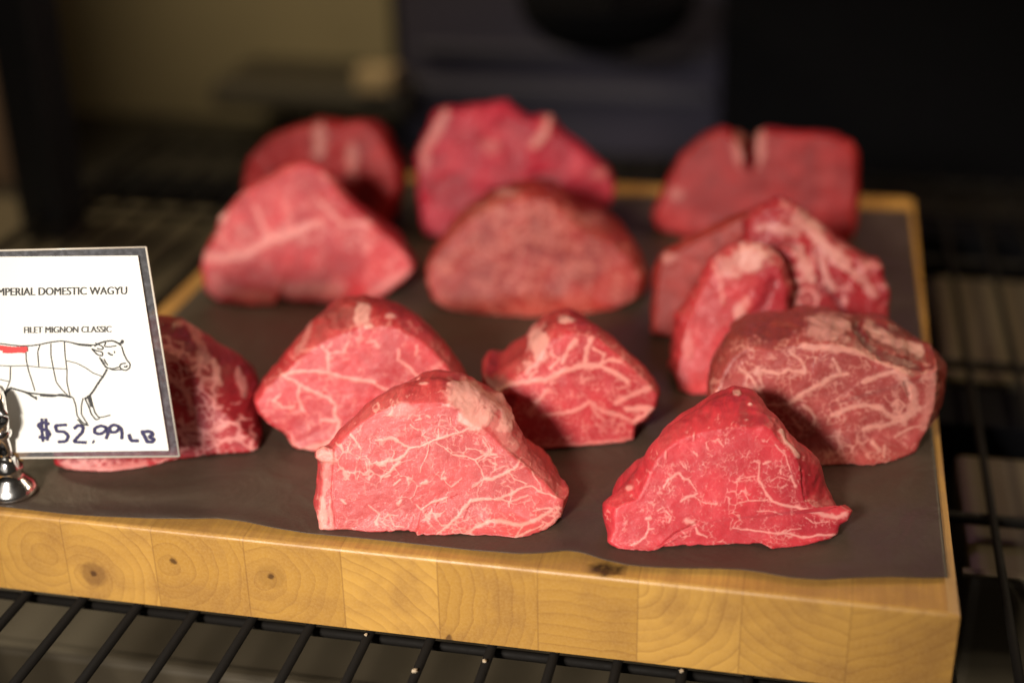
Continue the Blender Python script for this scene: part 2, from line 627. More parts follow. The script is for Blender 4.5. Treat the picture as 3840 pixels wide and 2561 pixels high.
for yb in (-0.115, 0.64):                     # legs carry the rack
    for xx in (X0 - 0.01, X1 + 0.01):
        m = MB()
        m.box((xx - 0.009, yb - 0.009, -0.17), (xx + 0.009, yb + 0.009, RACK_Z - 0.0515), 0.001)
        put(m.build('leg', M_BLACK), rk)

# olive slabs painting lit patches of the lower deck, seen between the wires
TR = [((-0.80, ty0), (-0.02, 0.10), 'added olive brown slab for lit deck under the front of the rack'),
      ((0.02, 0.36), (0.40, 0.545), 'added olive slab for lit deck under the rack behind the right of the board'),
      ((0.02, 0.13), (0.40, 0.262), 'added olive slab for lit deck under the rack right of the board'),
      ((-0.90, 0.30), (-0.56, 0.60), 'added olive slab for lit deck under the rack left of the board')]
for (xa, ya), (xb, yb), lab in TR:
    t_ = MB()
    tz = RACK_Z - (0.065 if ya < 0.05 else 0.016)
    t_.box((xa, ya, -0.1695), (xb, yb, tz), 0.006)
    t_.box((xa - 0.004, ya - 0.004, tz + 0.0005), (xb + 0.004, ya + 0.002, tz + 0.003), 0.0008)
    tag(t_.build('lit_deck_slab', M_DECKLITF if ya < 0.05 else M_DECKLIT), lab, 'tray', 'lit deck slabs under the wire rack')


# ------------------------------------------------------------------ butcher block board
def build_board():
    BW, BD = 0.4838, 0.538
    jx = [-BW] + list(ground('D', [(-20, 1175), (135, 1192), (343, 1215), (555, 1238), (779, 1262), (1000, 1288), (1232, 1312), (1465, 1336), (1705, 1362), (1957, 1390)], 0)[:, 0]) + [0.0]
    jx = sorted(jx)
    jx[0] = -BW
    pith = {  # stave from the left : (pixel of the ring centre in D, strength of its brown heart)
        0: ((-200, 1268), 0), 1: ((112, 1258), 0.03), 2: ((215, 1317), 1.0), 3: ((398, 1288), 0.07), 4: ((622, 1322), 0.5), 5: ((690, 1590), 0),
        6: ((900, 1345), 0), 7: ((1350, 3900), 0), 8: ((1470, 1330), 0), 9: ((2030, 1235), 0), 10: ((1890, 1130), 0)}
    V, F = [], []
    ring, stave, endg, knot = [], [], [], []
    R = 0.0022
    prof = [(0.0, -T, 1), (0.0, -T * 0.66, 1), (0.0, -T * 0.33, 1), (0.0, -R, 1)]
    for a in (22, 45, 68):
        prof.append((R - R * math.cos(math.radians(a)), -R + R * math.sin(math.radians(a)), 0.9 if a < 60 else 0.4))
    prof.append((R, 0.0, 0))
    for k in range(1, 60):
        prof.append((R + (BD - 2 * R) * k / 59 if k > 12 else R + 0.0012 * k * (1 + 0.25 * k), 0.0, 0))
    ys = sorted(set(p[0] for p in prof[8:]))
    prof = prof[:8] + [(y, 0.0, 0) for y in ys]
    for a in (30, 60, 90):
        prof.append((BD - R + R * math.sin(math.radians(a)), -R + R * math.cos(math.radians(a)), 1))
    prof.append((BD, -T, 1))
    P = len(prof)
    n_st = len(jx) - 1
    knots = np.vstack([ground('D', [(1390, 1303)], 0)])
    for i in range(n_st):
        xa, xb = jx[i], jx[i + 1]
        NX = 9
        pc_ = pith.get(i, ((300, 2600), 0))
        cpos = at_y('D', [pc_[0]], 0.0)[0]
        tone = RNG.uniform(0.15, 0.95)
        b = len(V)
        for j in range(NX + 1):
            x = xa + (xb - xa) * j / NX
            lastx = (i == n_st - 1)
            for (y, z, eg) in prof:
                zz = z
                xx = x
                if lastx and j == NX and z > -R * 0.8:
                    zz = z - R * 0.6          # eased right arris
                V.append((xx, y, zz))
                ring.append((x - cpos[0], y * 0.08, zz - cpos[2]))
                stave.append((tone, j / NX, pc_[1]))
                endg.append(eg)
                d = np.hypot((x - knots[:, 0]) / 0.0085, (y - knots[:, 1] + 0.001) / 0.006)
                knot.append(float(sstep(1.0, 0.8, d.min())))
        for j in range(NX):
            for k in range(P - 1):
                F.append((b + j * P + k, b + (j + 1) * P + k, b + (j + 1) * P + k + 1, b + j * P + k + 1))
    # side walls and underside
    def wall_strip(x, flip):
        b = len(V)
        for k in range(30):
            y = R + (BD - 2 * R) * k / 29
            y = 0.0 if k == 0 else (BD if k == 29 else y)
            for z in (-T, -R * 0.6 if not flip else -R * 0.6):
                V.append((x, y, z - (0.0 if z < -0.01 else 0)))
                ring.append((0.3, y, z))
                stave.append((0.85, 0.5, 0))
                endg.append(0)
                knot.append(0)
        for k in range(29):
            q = (b + 2 * k, b + 2 * k + 2, b + 2 * k + 3, b + 2 * k + 1)
            F.append(q if flip else q[::-1])
    wall_strip(0.0, True)
    wall_strip(-BW, False)
    b = len(V)
    for p in ((-BW, 0, -T), (0, 0, -T), (0, BD, -T), (-BW, BD, -T)):
        V.append(p)
        ring.append((0.3, 0, 0))
        stave.append((0.5, 0.5, 0))
        endg.append(0)
        knot.append(0)
    F.append((b + 3, b + 2, b + 1, b))
    o = np_mesh('cutting_board', V, F, M_WOOD, None, False, dict(ring=np.array(ring), stave=np.array(stave), endgrain=np.array(endg), knot=np.array(knot)))
    tag(o, 'thick maple butcher block board with end grain front, on the wire rack', 'cutting board')


build_board()

# ------------------------------------------------------------------ butcher paper
PZ = 0.0012


def build_paper():
    e1 = ground('P', [(-220, 35), (0, 60), (250, 90), (450, 112), (700, 131), (870, 136), (1000, 130), (1100, 142), (1250, 167), (1400, 184), (1700, 212), (2000, 245), (2300, 277)], PZ)
    e2 = ground('Q', [(20, 287), (130, 287), (250, 277), (330, 287), (420, 315), (520, 335), (650, 345), (800, 350), (920, 350), (1050, 356), (1150, 371), (1280, 395), (1430, 405), (1560, 396), (1750, 392), (1920, 394), (2000, 389)], PZ)
    fe = np.vstack([e1, e2])
    fe = fe[np.argsort(fe[:, 0])]
    xl, xr = -0.470, fe[-1, 0]
    NX, NY = 300, 150
    xs = np.linspace(xl, xr, NX)
    fy = np.interp(xs, fe[:, 0], fe[:, 1])
    k = np.exp(-np.linspace(-2, 2, 9) ** 2)
    fy = np.convolve(np.pad(fy, 4, mode='edge'), k / k.sum(), 'valid')
    vv = np.linspace(0, 1, NY) ** 1.6
    X, Vv = np.meshgrid(xs, vv, indexing='ij')
    YB = 0.508 + 0.004 * np.sin(X * 30)
    Y = fy[:, None] + (YB - fy[:, None]) * Vv
    Pn = np.stack([X.ravel(), Y.ravel(), np.zeros(X.size)], 1)
    dist = (Y - fy[:, None])
    # gentle curl along the free front edge, flat under the meat
    curl = np.clip(np.interp(X, [-0.54, -0.42, -0.365, -0.33, -0.30, -0.22, -0.175, -0.14, -0.08, -0.03, 0.0], [0.1, 0.3, 2.6, 2.2, 0.4, 0.5, 2.2, 1.0, 0.9, 1.4, 0.5]), 0, 3) * 0.001
    Z = PZ + curl * np.exp(-(dist / 0.010) ** 2) + 0.0003 * np.abs(fbm(Pn * 25, 2, 3).reshape(X.shape))
    V = np.stack([X.ravel() - 0.0 * Z.ravel(), Y.ravel(), Z.ravel()], 1)
    F = []
    for i in range(NX - 1):
        for j in range(NY - 1):
            a = i * NY + j
            F.append((a, a + NY, a + NY + 1, a + 1))
    o = np_mesh('butcher_paper', V, F, M_PAPER)
    sm = o.modifiers.new('thickness', 'SOLIDIFY')
    sm.thickness = 0.0003
    sm.offset = -1
    tag(o, 'dark brown sheet of butcher paper spread over the board', 'paper')


build_paper()

# ------------------------------------------------------------------ meat
MZ = PZ + 0.0005


def chain(P, n):
    d = np.r_[0, np.cumsum(np.linalg.norm(np.diff(P, axis=0), axis=1))]
    t = np.linspace(0, d[-1], n)
    return np.stack([np.interp(t, d, P[:, k]) for k in range(3)], 1)


def smooth_loop(P, it):
    for _ in range(it):
        P = 0.25 * np.roll(P, 1, 0) + 0.5 * P + 0.25 * np.roll(P, -1, 0)
    return P


def meat(label, fr, up, bot, mat, base=None, lean=14, Bup=None, depth=0.045, rear=0.03, veins=(), skins=(), deeps=(), bulge=0.0018,
         M=300, NF=60, NS=30, fillet=0.0024, sbul=0.004, amp=0.0012, seed=1, group=None, bscale=(0.92, 0.9), smooth=2, rscale=0.82, cen=None, folds=0.0, fatlift=0.00012, webs=(), grooves=(), anch=None, reds=(), vs=1.0):
    """One piece of meat: cut face traced on a leaning upright plane, sides swept back to a second outline, closed at the rear."""
    if base is None:
        base = (up[0], up[-1])
    g = ground(fr, base, MZ)
    hd = g[1] - g[0]
    hd[2] = 0
    hd /= np.linalg.norm(hd)
    n0 = np.array([hd[1], -hd[0], 0.0])               # towards the viewer
    if n0 @ (CAM_LOC - g[0]) < 0:
        n0 = -n0
    L = math.radians(lean)
    upd = np.array([0, 0, 1.0]) * math.cos(L) - n0 * math.sin(L)
    nn = n0 * math.cos(L) + np.array([0, 0, 1.0]) * math.sin(L)

    def to_plane(pts, back, is_front):
        p = px(fr, pts)
        Q = hit(p, g[0] - n0 * back, nn)
        low = Q[:, 2] < MZ
        if is_front:
            Gd = hit(p, (0, 0, MZ), np.array([0, 0, 1.0]))
            Q[low] = Gd[low]
        else:
            Q[low, 2] = MZ
        return Q

    nu = int(M * 0.68)
    Fu = to_plane(up, 0, True)
    if Bup is not None:
        Bq = to_plane(Bup, depth, False)
        an = list(anch) if anch else [(int(np.argmax(Fu[:, 2])), int(np.argmax(Bq[:, 2])))]
        an = [(0, 0)] + an + [(len(up) - 1, len(Bup) - 1)]
        ln = [np.linalg.norm(np.diff(Fu[a[0]:b[0] + 1], axis=0), axis=1).sum() + 1e-4 for a, b in zip(an[:-1], an[1:])]
        cnt = np.maximum(4, np.round(np.array(ln) / sum(ln) * nu)).astype(int)
        nu = int(cnt.sum()) + 1
        fs, bs = [], []
        for (a, b, n_) in zip(an[:-1], an[1:], cnt):
            fs.append(chain(Fu[a[0]:b[0] + 1], n_ + 1)[:-1])
            bs.append(chain(Bq[a[1]:b[1] + 1], n_ + 1)[:-1])
        Fch = np.vstack(fs + [Fu[-1:]])
        Bch = np.vstack(bs + [Bq[-1:]])
    else:
        Fch = chain(Fu, nu)
    Fo = np.vstack([Fch, chain(to_plane([up[-1]] + list(bot) + [up[0]], 0, True), M - int(M * 0.68) + 2)[1:-1]])
    Fo = smooth_loop(Fo, smooth)
    jit = 0.0008 * fbm(Fo * 110, 2, seed + 61) * (0.3 + 0.7 * sstep(0.02, 0.004, Fo[:, 2])) + 0.0006 * vnoise(Fo * 500, seed + 62) * sstep(0.008, 0.002, Fo[:, 2])
    oc = Fo - Fo.mean(0)
    Fo = Fo + oc / (np.linalg.norm(oc, axis=1)[:, None] + 1e-9) * jit[:, None]
    Fo[:, 2] = np.maximum(Fo[:, 2], MZ)
    M = len(Fo)
    c = Fo.mean(0)
    c[2] = 0.5 * (Fo[:, 2].min() + Fo[:, 2].max()) * 0.9
    if cen is not None:
        c = to_plane([cen], 0, False)[0]
    # keep the centre on the leaning plane
    c = c - nn * ((c - g[0]) @ nn)
    if Bup is not None:
        Bp = Bch
        e0, e1 = Bp[0].copy(), Bp[-1].copy()
        bt = np.linspace(0, 1, len(Fo) - len(Bch) + 2)[1:-1, None]
        a0, a1 = e0.copy(), e1.copy()
        a0[2] = a1[2] = MZ
        Bb = a1 + (a0 - a1) * bt
        Bo = np.vstack([Bp, Bb])
        Bo = smooth_loop(Bo, smooth * 3)
    else:
        mid = c.copy()
        mid[2] = MZ
        rel = Fo - mid
        Bo = mid - n0 * depth + hd * (rel @ hd)[:, None] * bscale[0] + np.array([0, 0, 1.0]) * rel[:, 2:3] * bscale[1]
        Bo = smooth_loop(Bo, 10)
    mid = Bo.mean(0)
    mid[2] = MZ
    rel = Bo - mid
    Co = mid - n0 * rear + hd * (rel @ hd)[:, None] * rscale + np.array([0, 0, 1.0]) * rel[:, 2:3] * rscale + n0 * 0
    Co = smooth_loop(Co, 20)
    size = np.linalg.norm(Fo - c, axis=1).mean()
    s0 = 1 - fillet / size
    rings = []
    cut = []
    offp = ((Fo - g[0]) @ nn)[:, None]
    Fp = Fo - nn * offp
    oo = Fo - c
    oo /= np.linalg.norm(oo, axis=1)[:, None] + 1e-9
    flare = np.clip(((Bo - Fo) * oo).sum(1) / 0.008, 0, 1)
    flare = np.clip(smooth_loop(flare[:, None], 6), 0, 1)
    fil = fillet * (1 - 0.9 * flare)
    for s in np.linspace(0, 1, NF + 1)[1:]:
        t = max(0.0, (s - s0) / (1 - s0))
        P = c + (Fp - c) * s + nn * (offp * s ** 4) + nn * (bulge * (1 - s * s)) - nn * fil * (1 - math.sqrt(max(0, 1 - t * t)))
        rings.append(P)
        cut.append(np.full(M, 1.0 - 0.38 * float(sstep(0.90, 1.0, np.array(s)))))
    Fe = rings[-1]
    out = Fo - c
    out /= np.linalg.norm(out, axis=1)[:, None] + 1e-9
    lowmask = sstep(0.0, 0.012, Fo[:, 2] - MZ)[:, None]
    for t in np.linspace(0, 1, NS + 1)[1:]:
        P = Fe + (Bo - Fe) * t + out * (sbul * math.sin(math.pi * t)) * lowmask
        rings.append(P)
        cut.append(np.full(M, 0.62 * (1 - min(1.0, t / 0.35))))
    for t in np.linspace(0, 1, 9)[1:]:
        a = t * math.pi / 2
        P = Bo + (Co - Bo) * np.array([(1 - math.cos(a))]) * 1.0
        P = P * 1.0
        off = n0 * rear * (math.sin(a) - (1 - math.cos(a)))
        rings.append(P - off)
        cut.append(np.zeros(M))
    cc = Co.mean(0)
    for t in (0.66, 0.33):
        rings.append(cc + (Co - cc) * t)
        cut.append(np.zeros(M))
    NR = len(rings)
    A = np.array(rings)                                # NR, M, 3
    du = np.roll(A, -1, 1) - np.roll(A, 1, 1)
    dv = np.gradient(A, axis=0)
    Nn = np.cross(du, dv)
    Nn /= np.linalg.norm(Nn, axis=2)[:, :, None] + 1e-12
    ref = A - A.mean((0, 1))
    if (Nn * ref).sum() < 0:
        Nn = -Nn
    V = np.vstack([c + nn * bulge, A.reshape(-1, 3), cc])
    Nf = np.vstack([nn, Nn.reshape(-1, 3), -n0])
    cutv = np.r_[1.0, np.concatenate(cut), 0.0]
    cutn = np.clip(cutv + 0.30 * fbm(V * 190, 3, seed + 81) * sstep(0.0, 0.25, cutv) * sstep(1.0, 0.9, cutv), 0, 1)
    # marks: measured where they lie on the piece
    pv = project(V)
    ox, oy, sc = FR[fr]
    q = (pv - (ox, oy)) / sc
    wob = np.stack([fbm(V * 260, 3, seed + 5), fbm(V * 260, 3, seed + 9)], 1)
    wsc = 7.0 * (0.4783 / sc)
    qv = q + wob * wsc
    fatv = np.zeros(len(V))
    front = cutn > 0.2
    facing = ((CAM_LOC - V) * Nf).sum(1) > -0.01
    idx = np.where(front & facing)[0]
    rough = np.clip(1 + 0.50 * fbm(V[idx] * 380, 2, seed + 21) + 0.35 * vnoise(V[idx] * 1500, seed + 22), 0.15, 2.2)
    prox = np.full(len(idx), 1e9)
    for vn in veins:
        wv, pts = vn[0], np.array(vn[1], float)
        op = vn[2] if len(vn) > 2 else 1.0
        wa, wb_ = wv if isinstance(wv, tuple) else (wv, wv)
        if len(pts) == 1:
            pts = np.vstack([pts, pts + 0.5])
        ns = len(pts) - 1
        for k in range(ns):
            a, b = pts[k], pts[k + 1]
            ab = b - a
            t = np.clip(((qv[idx] - a) @ ab) / (ab @ ab + 1e-9), 0, 1)
            d = np.linalg.norm(qv[idx] - a - t[:, None] * ab, axis=1)
            ww = vs * (wa + (wb_ - wa) * ((k + t) / ns)) * rough
            prox = np.minimum(prox, d)
            val = sstep(1.55, 0.35, d / ww) * op * 0.85
            fatv[idx] = np.maximum(fatv[idx], val)
    k_ = 0.4783 / sc
    for (cell_, wm_, cov_, op_) in webs:
        fatv[idx] = np.maximum(fatv[idx], op_ * web_field(q[idx], cell_ * k_, wm_ * k_, cov_ - 0.10 + 0.32 * np.exp(-(prox / (55 * k_)) ** 2), seed + int(cell_)))
    skin = np.zeros(len(V))
    def mark_d(mk):
        if len(mk) == 5:
            return np.hypot((q[:, 0] - mk[0]) / mk[2], (q[:, 1] - mk[1]) / mk[3])
        pts = np.array(mk[1], float)
        dm = np.full(len(V), 1e9)
        for a, b in zip(pts[:-1], pts[1:]):
            ab = b - a
            t = np.clip(((qv - a) @ ab) / (ab @ ab), 0, 1)
            dm = np.minimum(dm, np.linalg.norm(qv - a - t[:, None] * ab, axis=1))
        return dm / mk[0]
    for mk in skins:
        op = mk[-1]
        d = mark_d(mk) + 0.34 * fbm(V * 210, 4, seed + 31)
        skin = np.maximum(skin, sstep(1.05, 0.6, d) * op * facing)
    deep = np.zeros(len(V))  # dark red put into hollows and folds, carrying their shade
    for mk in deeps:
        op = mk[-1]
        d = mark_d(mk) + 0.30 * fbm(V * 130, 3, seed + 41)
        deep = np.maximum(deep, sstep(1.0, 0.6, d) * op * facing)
    red = np.zeros(len(V))
    for (bx, by, rx, ry, op) in reds:
        d = np.hypot((q[:, 0] - bx) / rx, (q[:, 1] - by) / ry) + 0.25 * fbm(V * 120, 3, seed + 51)
        red = np.maximum(red, sstep(1.1, 0.4, d) * op)
    dsp = amp * fbm(V * 55, 4, seed) * (0.5 + 0.5 * (1 - cutn)) + amp * 0.22 * fbm(V * 330, 3, seed + 3) * (1.0 - 0.75 * cutn)
    # grain of long fibres on the sides
    ax = np.stack([V @ hd * 260, V @ n0 * 40, V[:, 2] * 260], 1)
    dsp += amp * 0.35 * vnoise(ax, seed + 7) * (1 - cutn)
    for (gw, pts, gd) in grooves:
        pts = np.array(pts, float)
        dm = np.full(len(V), 1e9)
        for a, b in zip(pts[:-1], pts[1:]):
            ab = b - a
            t = np.clip(((qv - a) @ ab) / (ab @ ab), 0, 1)
            dm = np.minimum(dm, np.linalg.norm(qv - a - t[:, None] * ab, axis=1))
        dsp -= gd * sstep(1, 0, dm / gw) * facing
    if folds:
        dsp += folds * (1 - np.abs(fbm(V * 70, 3, seed + 70))) * (1 - 0.6 * cutn)
    dsp += fatlift * fatv - 0.0025 * deep + 0.0006 * skin
    V = V + Nf * (dsp * sstep(-0.001, 0.004, V[:, 2] - MZ + 0.001))[:, None]
    V[:, 2] = np.maximum(V[:, 2], MZ)
    F = [(0, 1 + (j + 1) % M, 1 + j) for j in range(M)]
    for i in range(NR - 1):
        a = 1 + i * M
        for j in range(M):
            j2 = (j + 1) % M
            F.append((a + j, a + j2, a + M + j2, a + M + j))
    last = 1 + (NR - 1) * M
    F += [(last + j, last + (j + 1) % M, len(V) - 1) for j in range(M)]
    org = g.mean(0)
    org[2] = MZ
    o = np_mesh('meat_cut', V - org, F, mat, None, True, dict(fat=fatv, cut=cutn, skin=skin, deep=deep, crimson=red))
    o.location = org
    import bmesh
    bm = bmesh.new()
    bm.from_mesh(o.data)
    bmesh.ops.recalc_face_normals(bm, faces=bm.faces[:])
    bm.to_mesh(o.data)
    bm.free()
    tag(o, label, 'meat', 'cuts of beef on the board')
    return o


def web_field(q, cell, wmax, cov, seed):
    """broken network of fat seams: edges of jittered cells, thick at the nodes and missing in places"""
    Z0 = np.zeros(len(q))
    f3 = lambda k: np.stack([q[:, 0] * k, q[:, 1] * k, Z0], 1)
    wq = q + 0.34 * cell * np.stack([fbm(f3(1 / (0.75 * cell)), 3, seed + 1), fbm(f3(1 / (0.75 * cell)), 3, seed + 2)], 1)
    g0 = np.floor(wq / cell).astype(np.int64)
    D = np.full((len(q), 3), 1e9)
    for dx in (-1, 0, 1):
        for dy in (-1, 0, 1):
            ix, iy = g0[:, 0] + dx, g0[:, 1] + dy
            p = np.stack([ix + 0.5 + 0.46 * _hash(ix, iy, 0, seed), iy + 0.5 + 0.46 * _hash(ix, iy, 5, seed + 3)], 1) * cell
            d = np.linalg.norm(wq - p, axis=1)
            D = np.sort(np.concatenate([D, d[:, None]], 1), 1)[:, :3]
    e = (D[:, 1] - D[:, 0]) * 0.5
    node = np.exp(-((D[:, 2] - D[:, 0]) / (0.22 * cell)) ** 2)
    wv = wmax * np.clip(1.6 * (fbm(f3(1 / (1.5 * cell)), 2, seed + 4) + cov), 0, 1) * (1 + 1.5 * node) * (1 + 0.4 * fbm(f3(1 / (0.15 * cell)), 2, seed + 6))
    return sstep(1.4, 0.25, e / (wv + 1e-6))


def marble(rng, box, n, wmin, wmax, steps=5, step=40, bias=0.0):
    """extra fine seams scattered inside a box of the crop frame"""
    out = []
    for _ in range(n):
        x, y = rng.uniform(box[0], box[2]), rng.uniform(box[1], box[3])
        a = rng.uniform(0, math.tau)
        pts = [(x, y)]
        for _k in range(rng.integers(2, steps + 1)):
            a += rng.normal(0, 0.6)
            x += math.cos(a) * step * rng.uniform(0.6, 1.2)
            y += math.sin(a) * step * rng.uniform(0.6, 1.2) * (1 - bias)
            pts.append((x, y))
        w0 = rng.uniform(wmin, wmax)
        out.append(((w0, w0 * 0.5), pts, rng.uniform(0.5, 0.95)))
    return out


FAT = (0.66, 0.29, 0.23)
MAT_PINK = meat_mat('bright_pink_beef', (0.54, 0.070, 0.070), (0.40, 0.034, 0.036), (0.76, 0.33, 0.27), 0.5, 150, speck=0.5, pale=0.25, skinc=(0.70, 0.31, 0.26))
MAT_RED = meat_mat('red_beef', (0.57, 0.036, 0.048), (0.42, 0.020, 0.030), (0.76, 0.30, 0.26), 0.25, 170, speck=0.35, pale=0.22, skinc=(0.78, 0.38, 0.32))
MAT_ROSE = meat_mat('rose_beef', (0.48, 0.034, 0.040), (0.28, 0.014, 0.016), (0.72, 0.28, 0.23), 0.3, 150, speck=0.3, pale=0.18)
MAT_MARBLE = meat_mat('heavily_marbled_beef', (0.37, 0.052, 0.046), (0.20, 0.022, 0.016), (0.66, 0.28, 0.22), 0.6, 170, speck=0.6, pale=0.25)
MAT_DARK = meat_mat('dark_red_beef', (0.34, 0.012, 0.018), (0.22, 0.010, 0.014), (0.68, 0.27, 0.24), 0.25, 130, speck=0.3, pale=0.1)
MAT_THIRD = meat_mat('crimson_beef', (0.54, 0.024, 0.032), (0.30, 0.012, 0.018), (0.74, 0.27, 0.24), 0.15, 150, speck=0.2, pale=0.12, spec=0.35, wet=0.06, mott=0.4)
MAT_BACK = meat_mat('deep_red_beef', (0.30, 0.009, 0.010), (0.17, 0.006, 0.006), (0.52, 0.14, 0.12), 0.1, 130, speck=0.12, pale=0.08, spec=0.2, wet=0.06, mott=0.4)
MAT_MAGENTA = meat_mat('magenta_beef', (0.40, 0.012, 0.030), (0.28, 0.010, 0.026), (0.62, 0.22, 0.22), 0.1, 130, speck=0.12, pale=0.08, spec=0.25, wet=0.06, mott=0.4)
MAT_BROWN = meat_mat('brownish_beef', (0.29, 0.022, 0.017), (0.17, 0.011, 0.008), (0.52, 0.16, 0.12), 0.2, 130, speck=0.2, pale=0.12, spec=0.25, wet=0.06, mott=0.4)

rg = np.random.default_rng(5)
# front centre piece ------------------------------------------------
v1 = [
    ((9, 22), [(640, 630), (700, 632)]), ((22, 8), [(700, 632), (770, 608), (840, 645), (910, 688)]),
    ((12, 8), [(910, 688), (990, 680), (1060, 650), (1140, 610), (1250, 580), (1330, 565), (1410, 515)]),
    ((9, 22), [(910, 690), (870, 750), (820, 785), (740, 790), (670, 815)]), ((14, 5), [(830, 800), (760, 870), (690, 930)]),
    (5, [(1060, 650), (1060, 700), (1030, 790), (990, 880)]), (4, [(1060, 650), (1010, 590), (1040, 560)]), ((9, 5), [(1140, 610), (1140, 540)]),
    ((5, 9), [(1120, 650), (1190, 690), (1250, 740), (1340, 755), (1430, 785), (1500, 745), (1590, 735)]),
    (6, [(1430, 785), (1470, 850), (1490, 920)]), ((14, 17), [(1490, 930), (1560, 930), (1640, 900), (1700, 870)]), ((12, 5), [(1700, 870), (1760, 830), (1780, 770)]),
    (6, [(1490, 930), (1430, 980), (1380, 1010)]), (5, [(1490, 930), (1470, 985)]),
    ((18, 9), [(1390, 1100), (1500, 1090), (1620, 1090), (1700, 1050), (1780, 1010), (1870, 990)]), ((8, 13), [(1870, 990), (1960, 1040), (2060, 1075)]),
    ((16, 6), [(1390, 1100), (1370, 1130), (1320, 1190), (1240, 1270), (1160, 1330), (1110, 1380)]),
    (6, [(1620, 1090), (1690, 1110), (1760, 1090), (1840, 1060)]), ((9, 4), [(1690, 1110), (1690, 1155)]),
    ((6, 12), [(960, 1130), (1000, 1170), (1080, 1120), (1160, 1100), (1210, 1075)]),
    ((7, 20), [(1370, 1350), (1440, 1310), (1540, 1260)]), ((20, 14), [(1540, 1260), (1640, 1260), (1720, 1285), (1800, 1290), (1880, 1260), (1980, 1210), (2030, 1170)]),
    ((12, 6), [(1800, 1290), (1770, 1350), (1740, 1390)]), (7, [(1880, 1180), (1990, 1160), (2100, 1160)]), (10, [(1700, 1210)]),
    ((6, 10), [(590, 1140), (640, 1180), (680, 1210), (640, 1260), (650, 1285)]), (7, [(760, 1230), (790, 1300), (870, 1310)]),
    (10, [(450, 580), (490, 640), (530, 690)]), (6, [(570, 800), (580, 870)]), (12, [(400, 890), (430, 880)]), (6, [(520, 880), (500, 930)]), (7, [(720, 920), (760, 900)]),
    (8, [(790, 975), (835, 940)]), (13, [(905, 930)]), (16, [(1010, 965), (1045, 955)]), (18, [(1160, 935), (1195, 925)]), (6, [(1180, 870), (1160, 920), (1240, 990), (1320, 930)]), (14, [(815, 1125), (845, 1100)]), (8, [(720, 1120)]),
    (5, [(1510, 620), (1540, 680), (1550, 740)]), (12, [(1560, 800), (1590, 820)]), (6, [(1700, 880), (1740, 940), (1830, 970)]), (5, [(1870, 880), (1930, 960), (1950, 1030)]),
    (5, [(1235, 450), (1240, 500)]), (8, [(1270, 540), (1300, 570)]), (5, [(960, 470), (1005, 460)]), (6, [(920, 510), (980, 550)]), (8, [(1050, 435), (1070, 450)]),
    ((45, 30), [(262, 800), (255, 900), (240, 1050)], 0.45), ((26, 52), [(225, 1080), (230, 1180), (238, 1330)], 0.85), ((10, 26), [(285, 1100), (290, 1200), (300, 1320)], 0.6), (12, [(190, 760), (240, 735), (310, 730)], 0.8),
    (9, [(380, 1090), (410, 1120)]), (6, [(420, 720), (450, 640)]), (14, [(1960, 1320), (2080, 1220)], 0.7), (8, [(1740, 1400), (1830, 1350), (1960, 1290)]),
]
meat('bright pink marbled beef filet at the front centre, pale fat down its left edge', 'A',
     [(195, 1342), (176, 1180), (203, 1010), (212, 900), (225, 800), (180, 765), (182, 715), (225, 690), (300, 695), (350, 650), (430, 560), (520, 480), (640, 400), (760, 345), (860, 318), (960, 340), (1060, 332), (1170, 325), (1230, 350),
      (1290, 400), (1400, 500), (1500, 550), (1600, 620), (1700, 720), (1780, 780), (1900, 890), (2000, 980), (2080, 1070), (2132, 1100), (2112, 1240)],
     [(2000, 1340), (1850, 1390), (1740, 1404), (1600, 1386), (1200, 1382), (965, 1384), (955, 1355), (600, 1358), (430, 1340)],
     MAT_PINK, base=((195, 1342), (2060, 1300)), lean=20, depth=0.024, rear=0.028,
     Bup=[(250, 1250), (260, 1000), (330, 720), (480, 520), (700, 320), (900, 225), (1000, 165), (1100, 143), (1250, 152), (1350, 165), (1520, 265), (1650, 350), (1705, 440), (1740, 560), (1880, 760), (2055, 870), (2120, 990), (2110, 1060), (2080, 1180)],
     veins=v1, skins=[(1340, 250, 190, 130, 1.0), (1420, 390, 170, 180, 1.0), (1530, 330, 150, 110, 0.9), (1660, 460, 80, 130, 0.85), (60, [(1560, 480), (1640, 560), (1730, 680)], 0.35), (850, 400, 160, 90, 0.35), (260, 740, 90, 60, 0.6), (1020, 185, 50, 20, 0.7)],  # the faint wide patch at top left paints a pale glossy highlight
     deeps=[], vs=0.82, M=520, NF=130, NS=44, bulge=0.0008, fillet=0.0022, amp=0.0010, seed=3, smooth=1,
     anch=[(7, 2), (13, 5), (17, 7), (23, 11), (28, 15), (29, 16)], webs=[(120, 6.0, -0.12, 0.7), (60, 3.5, -0.20, 0.5)],
     grooves=[(16, [(330, 700), (312, 900), (300, 1050), (325, 1200), (335, 1330)], 0.00035), (9, [(1050, 1185), (1000, 1240), (965, 1370)], 0.00035), (8, [(1380, 1150), (1345, 1240)], 0.0003), (7, [(1240, 1080), (1290, 1055)], 0.0003), (7, [(1120, 1145), (1160, 1105)], 0.0003)],
     reds=[(1000, 250, 330, 90, 0.5), (330, 1060, 25, 50, 0.6)])

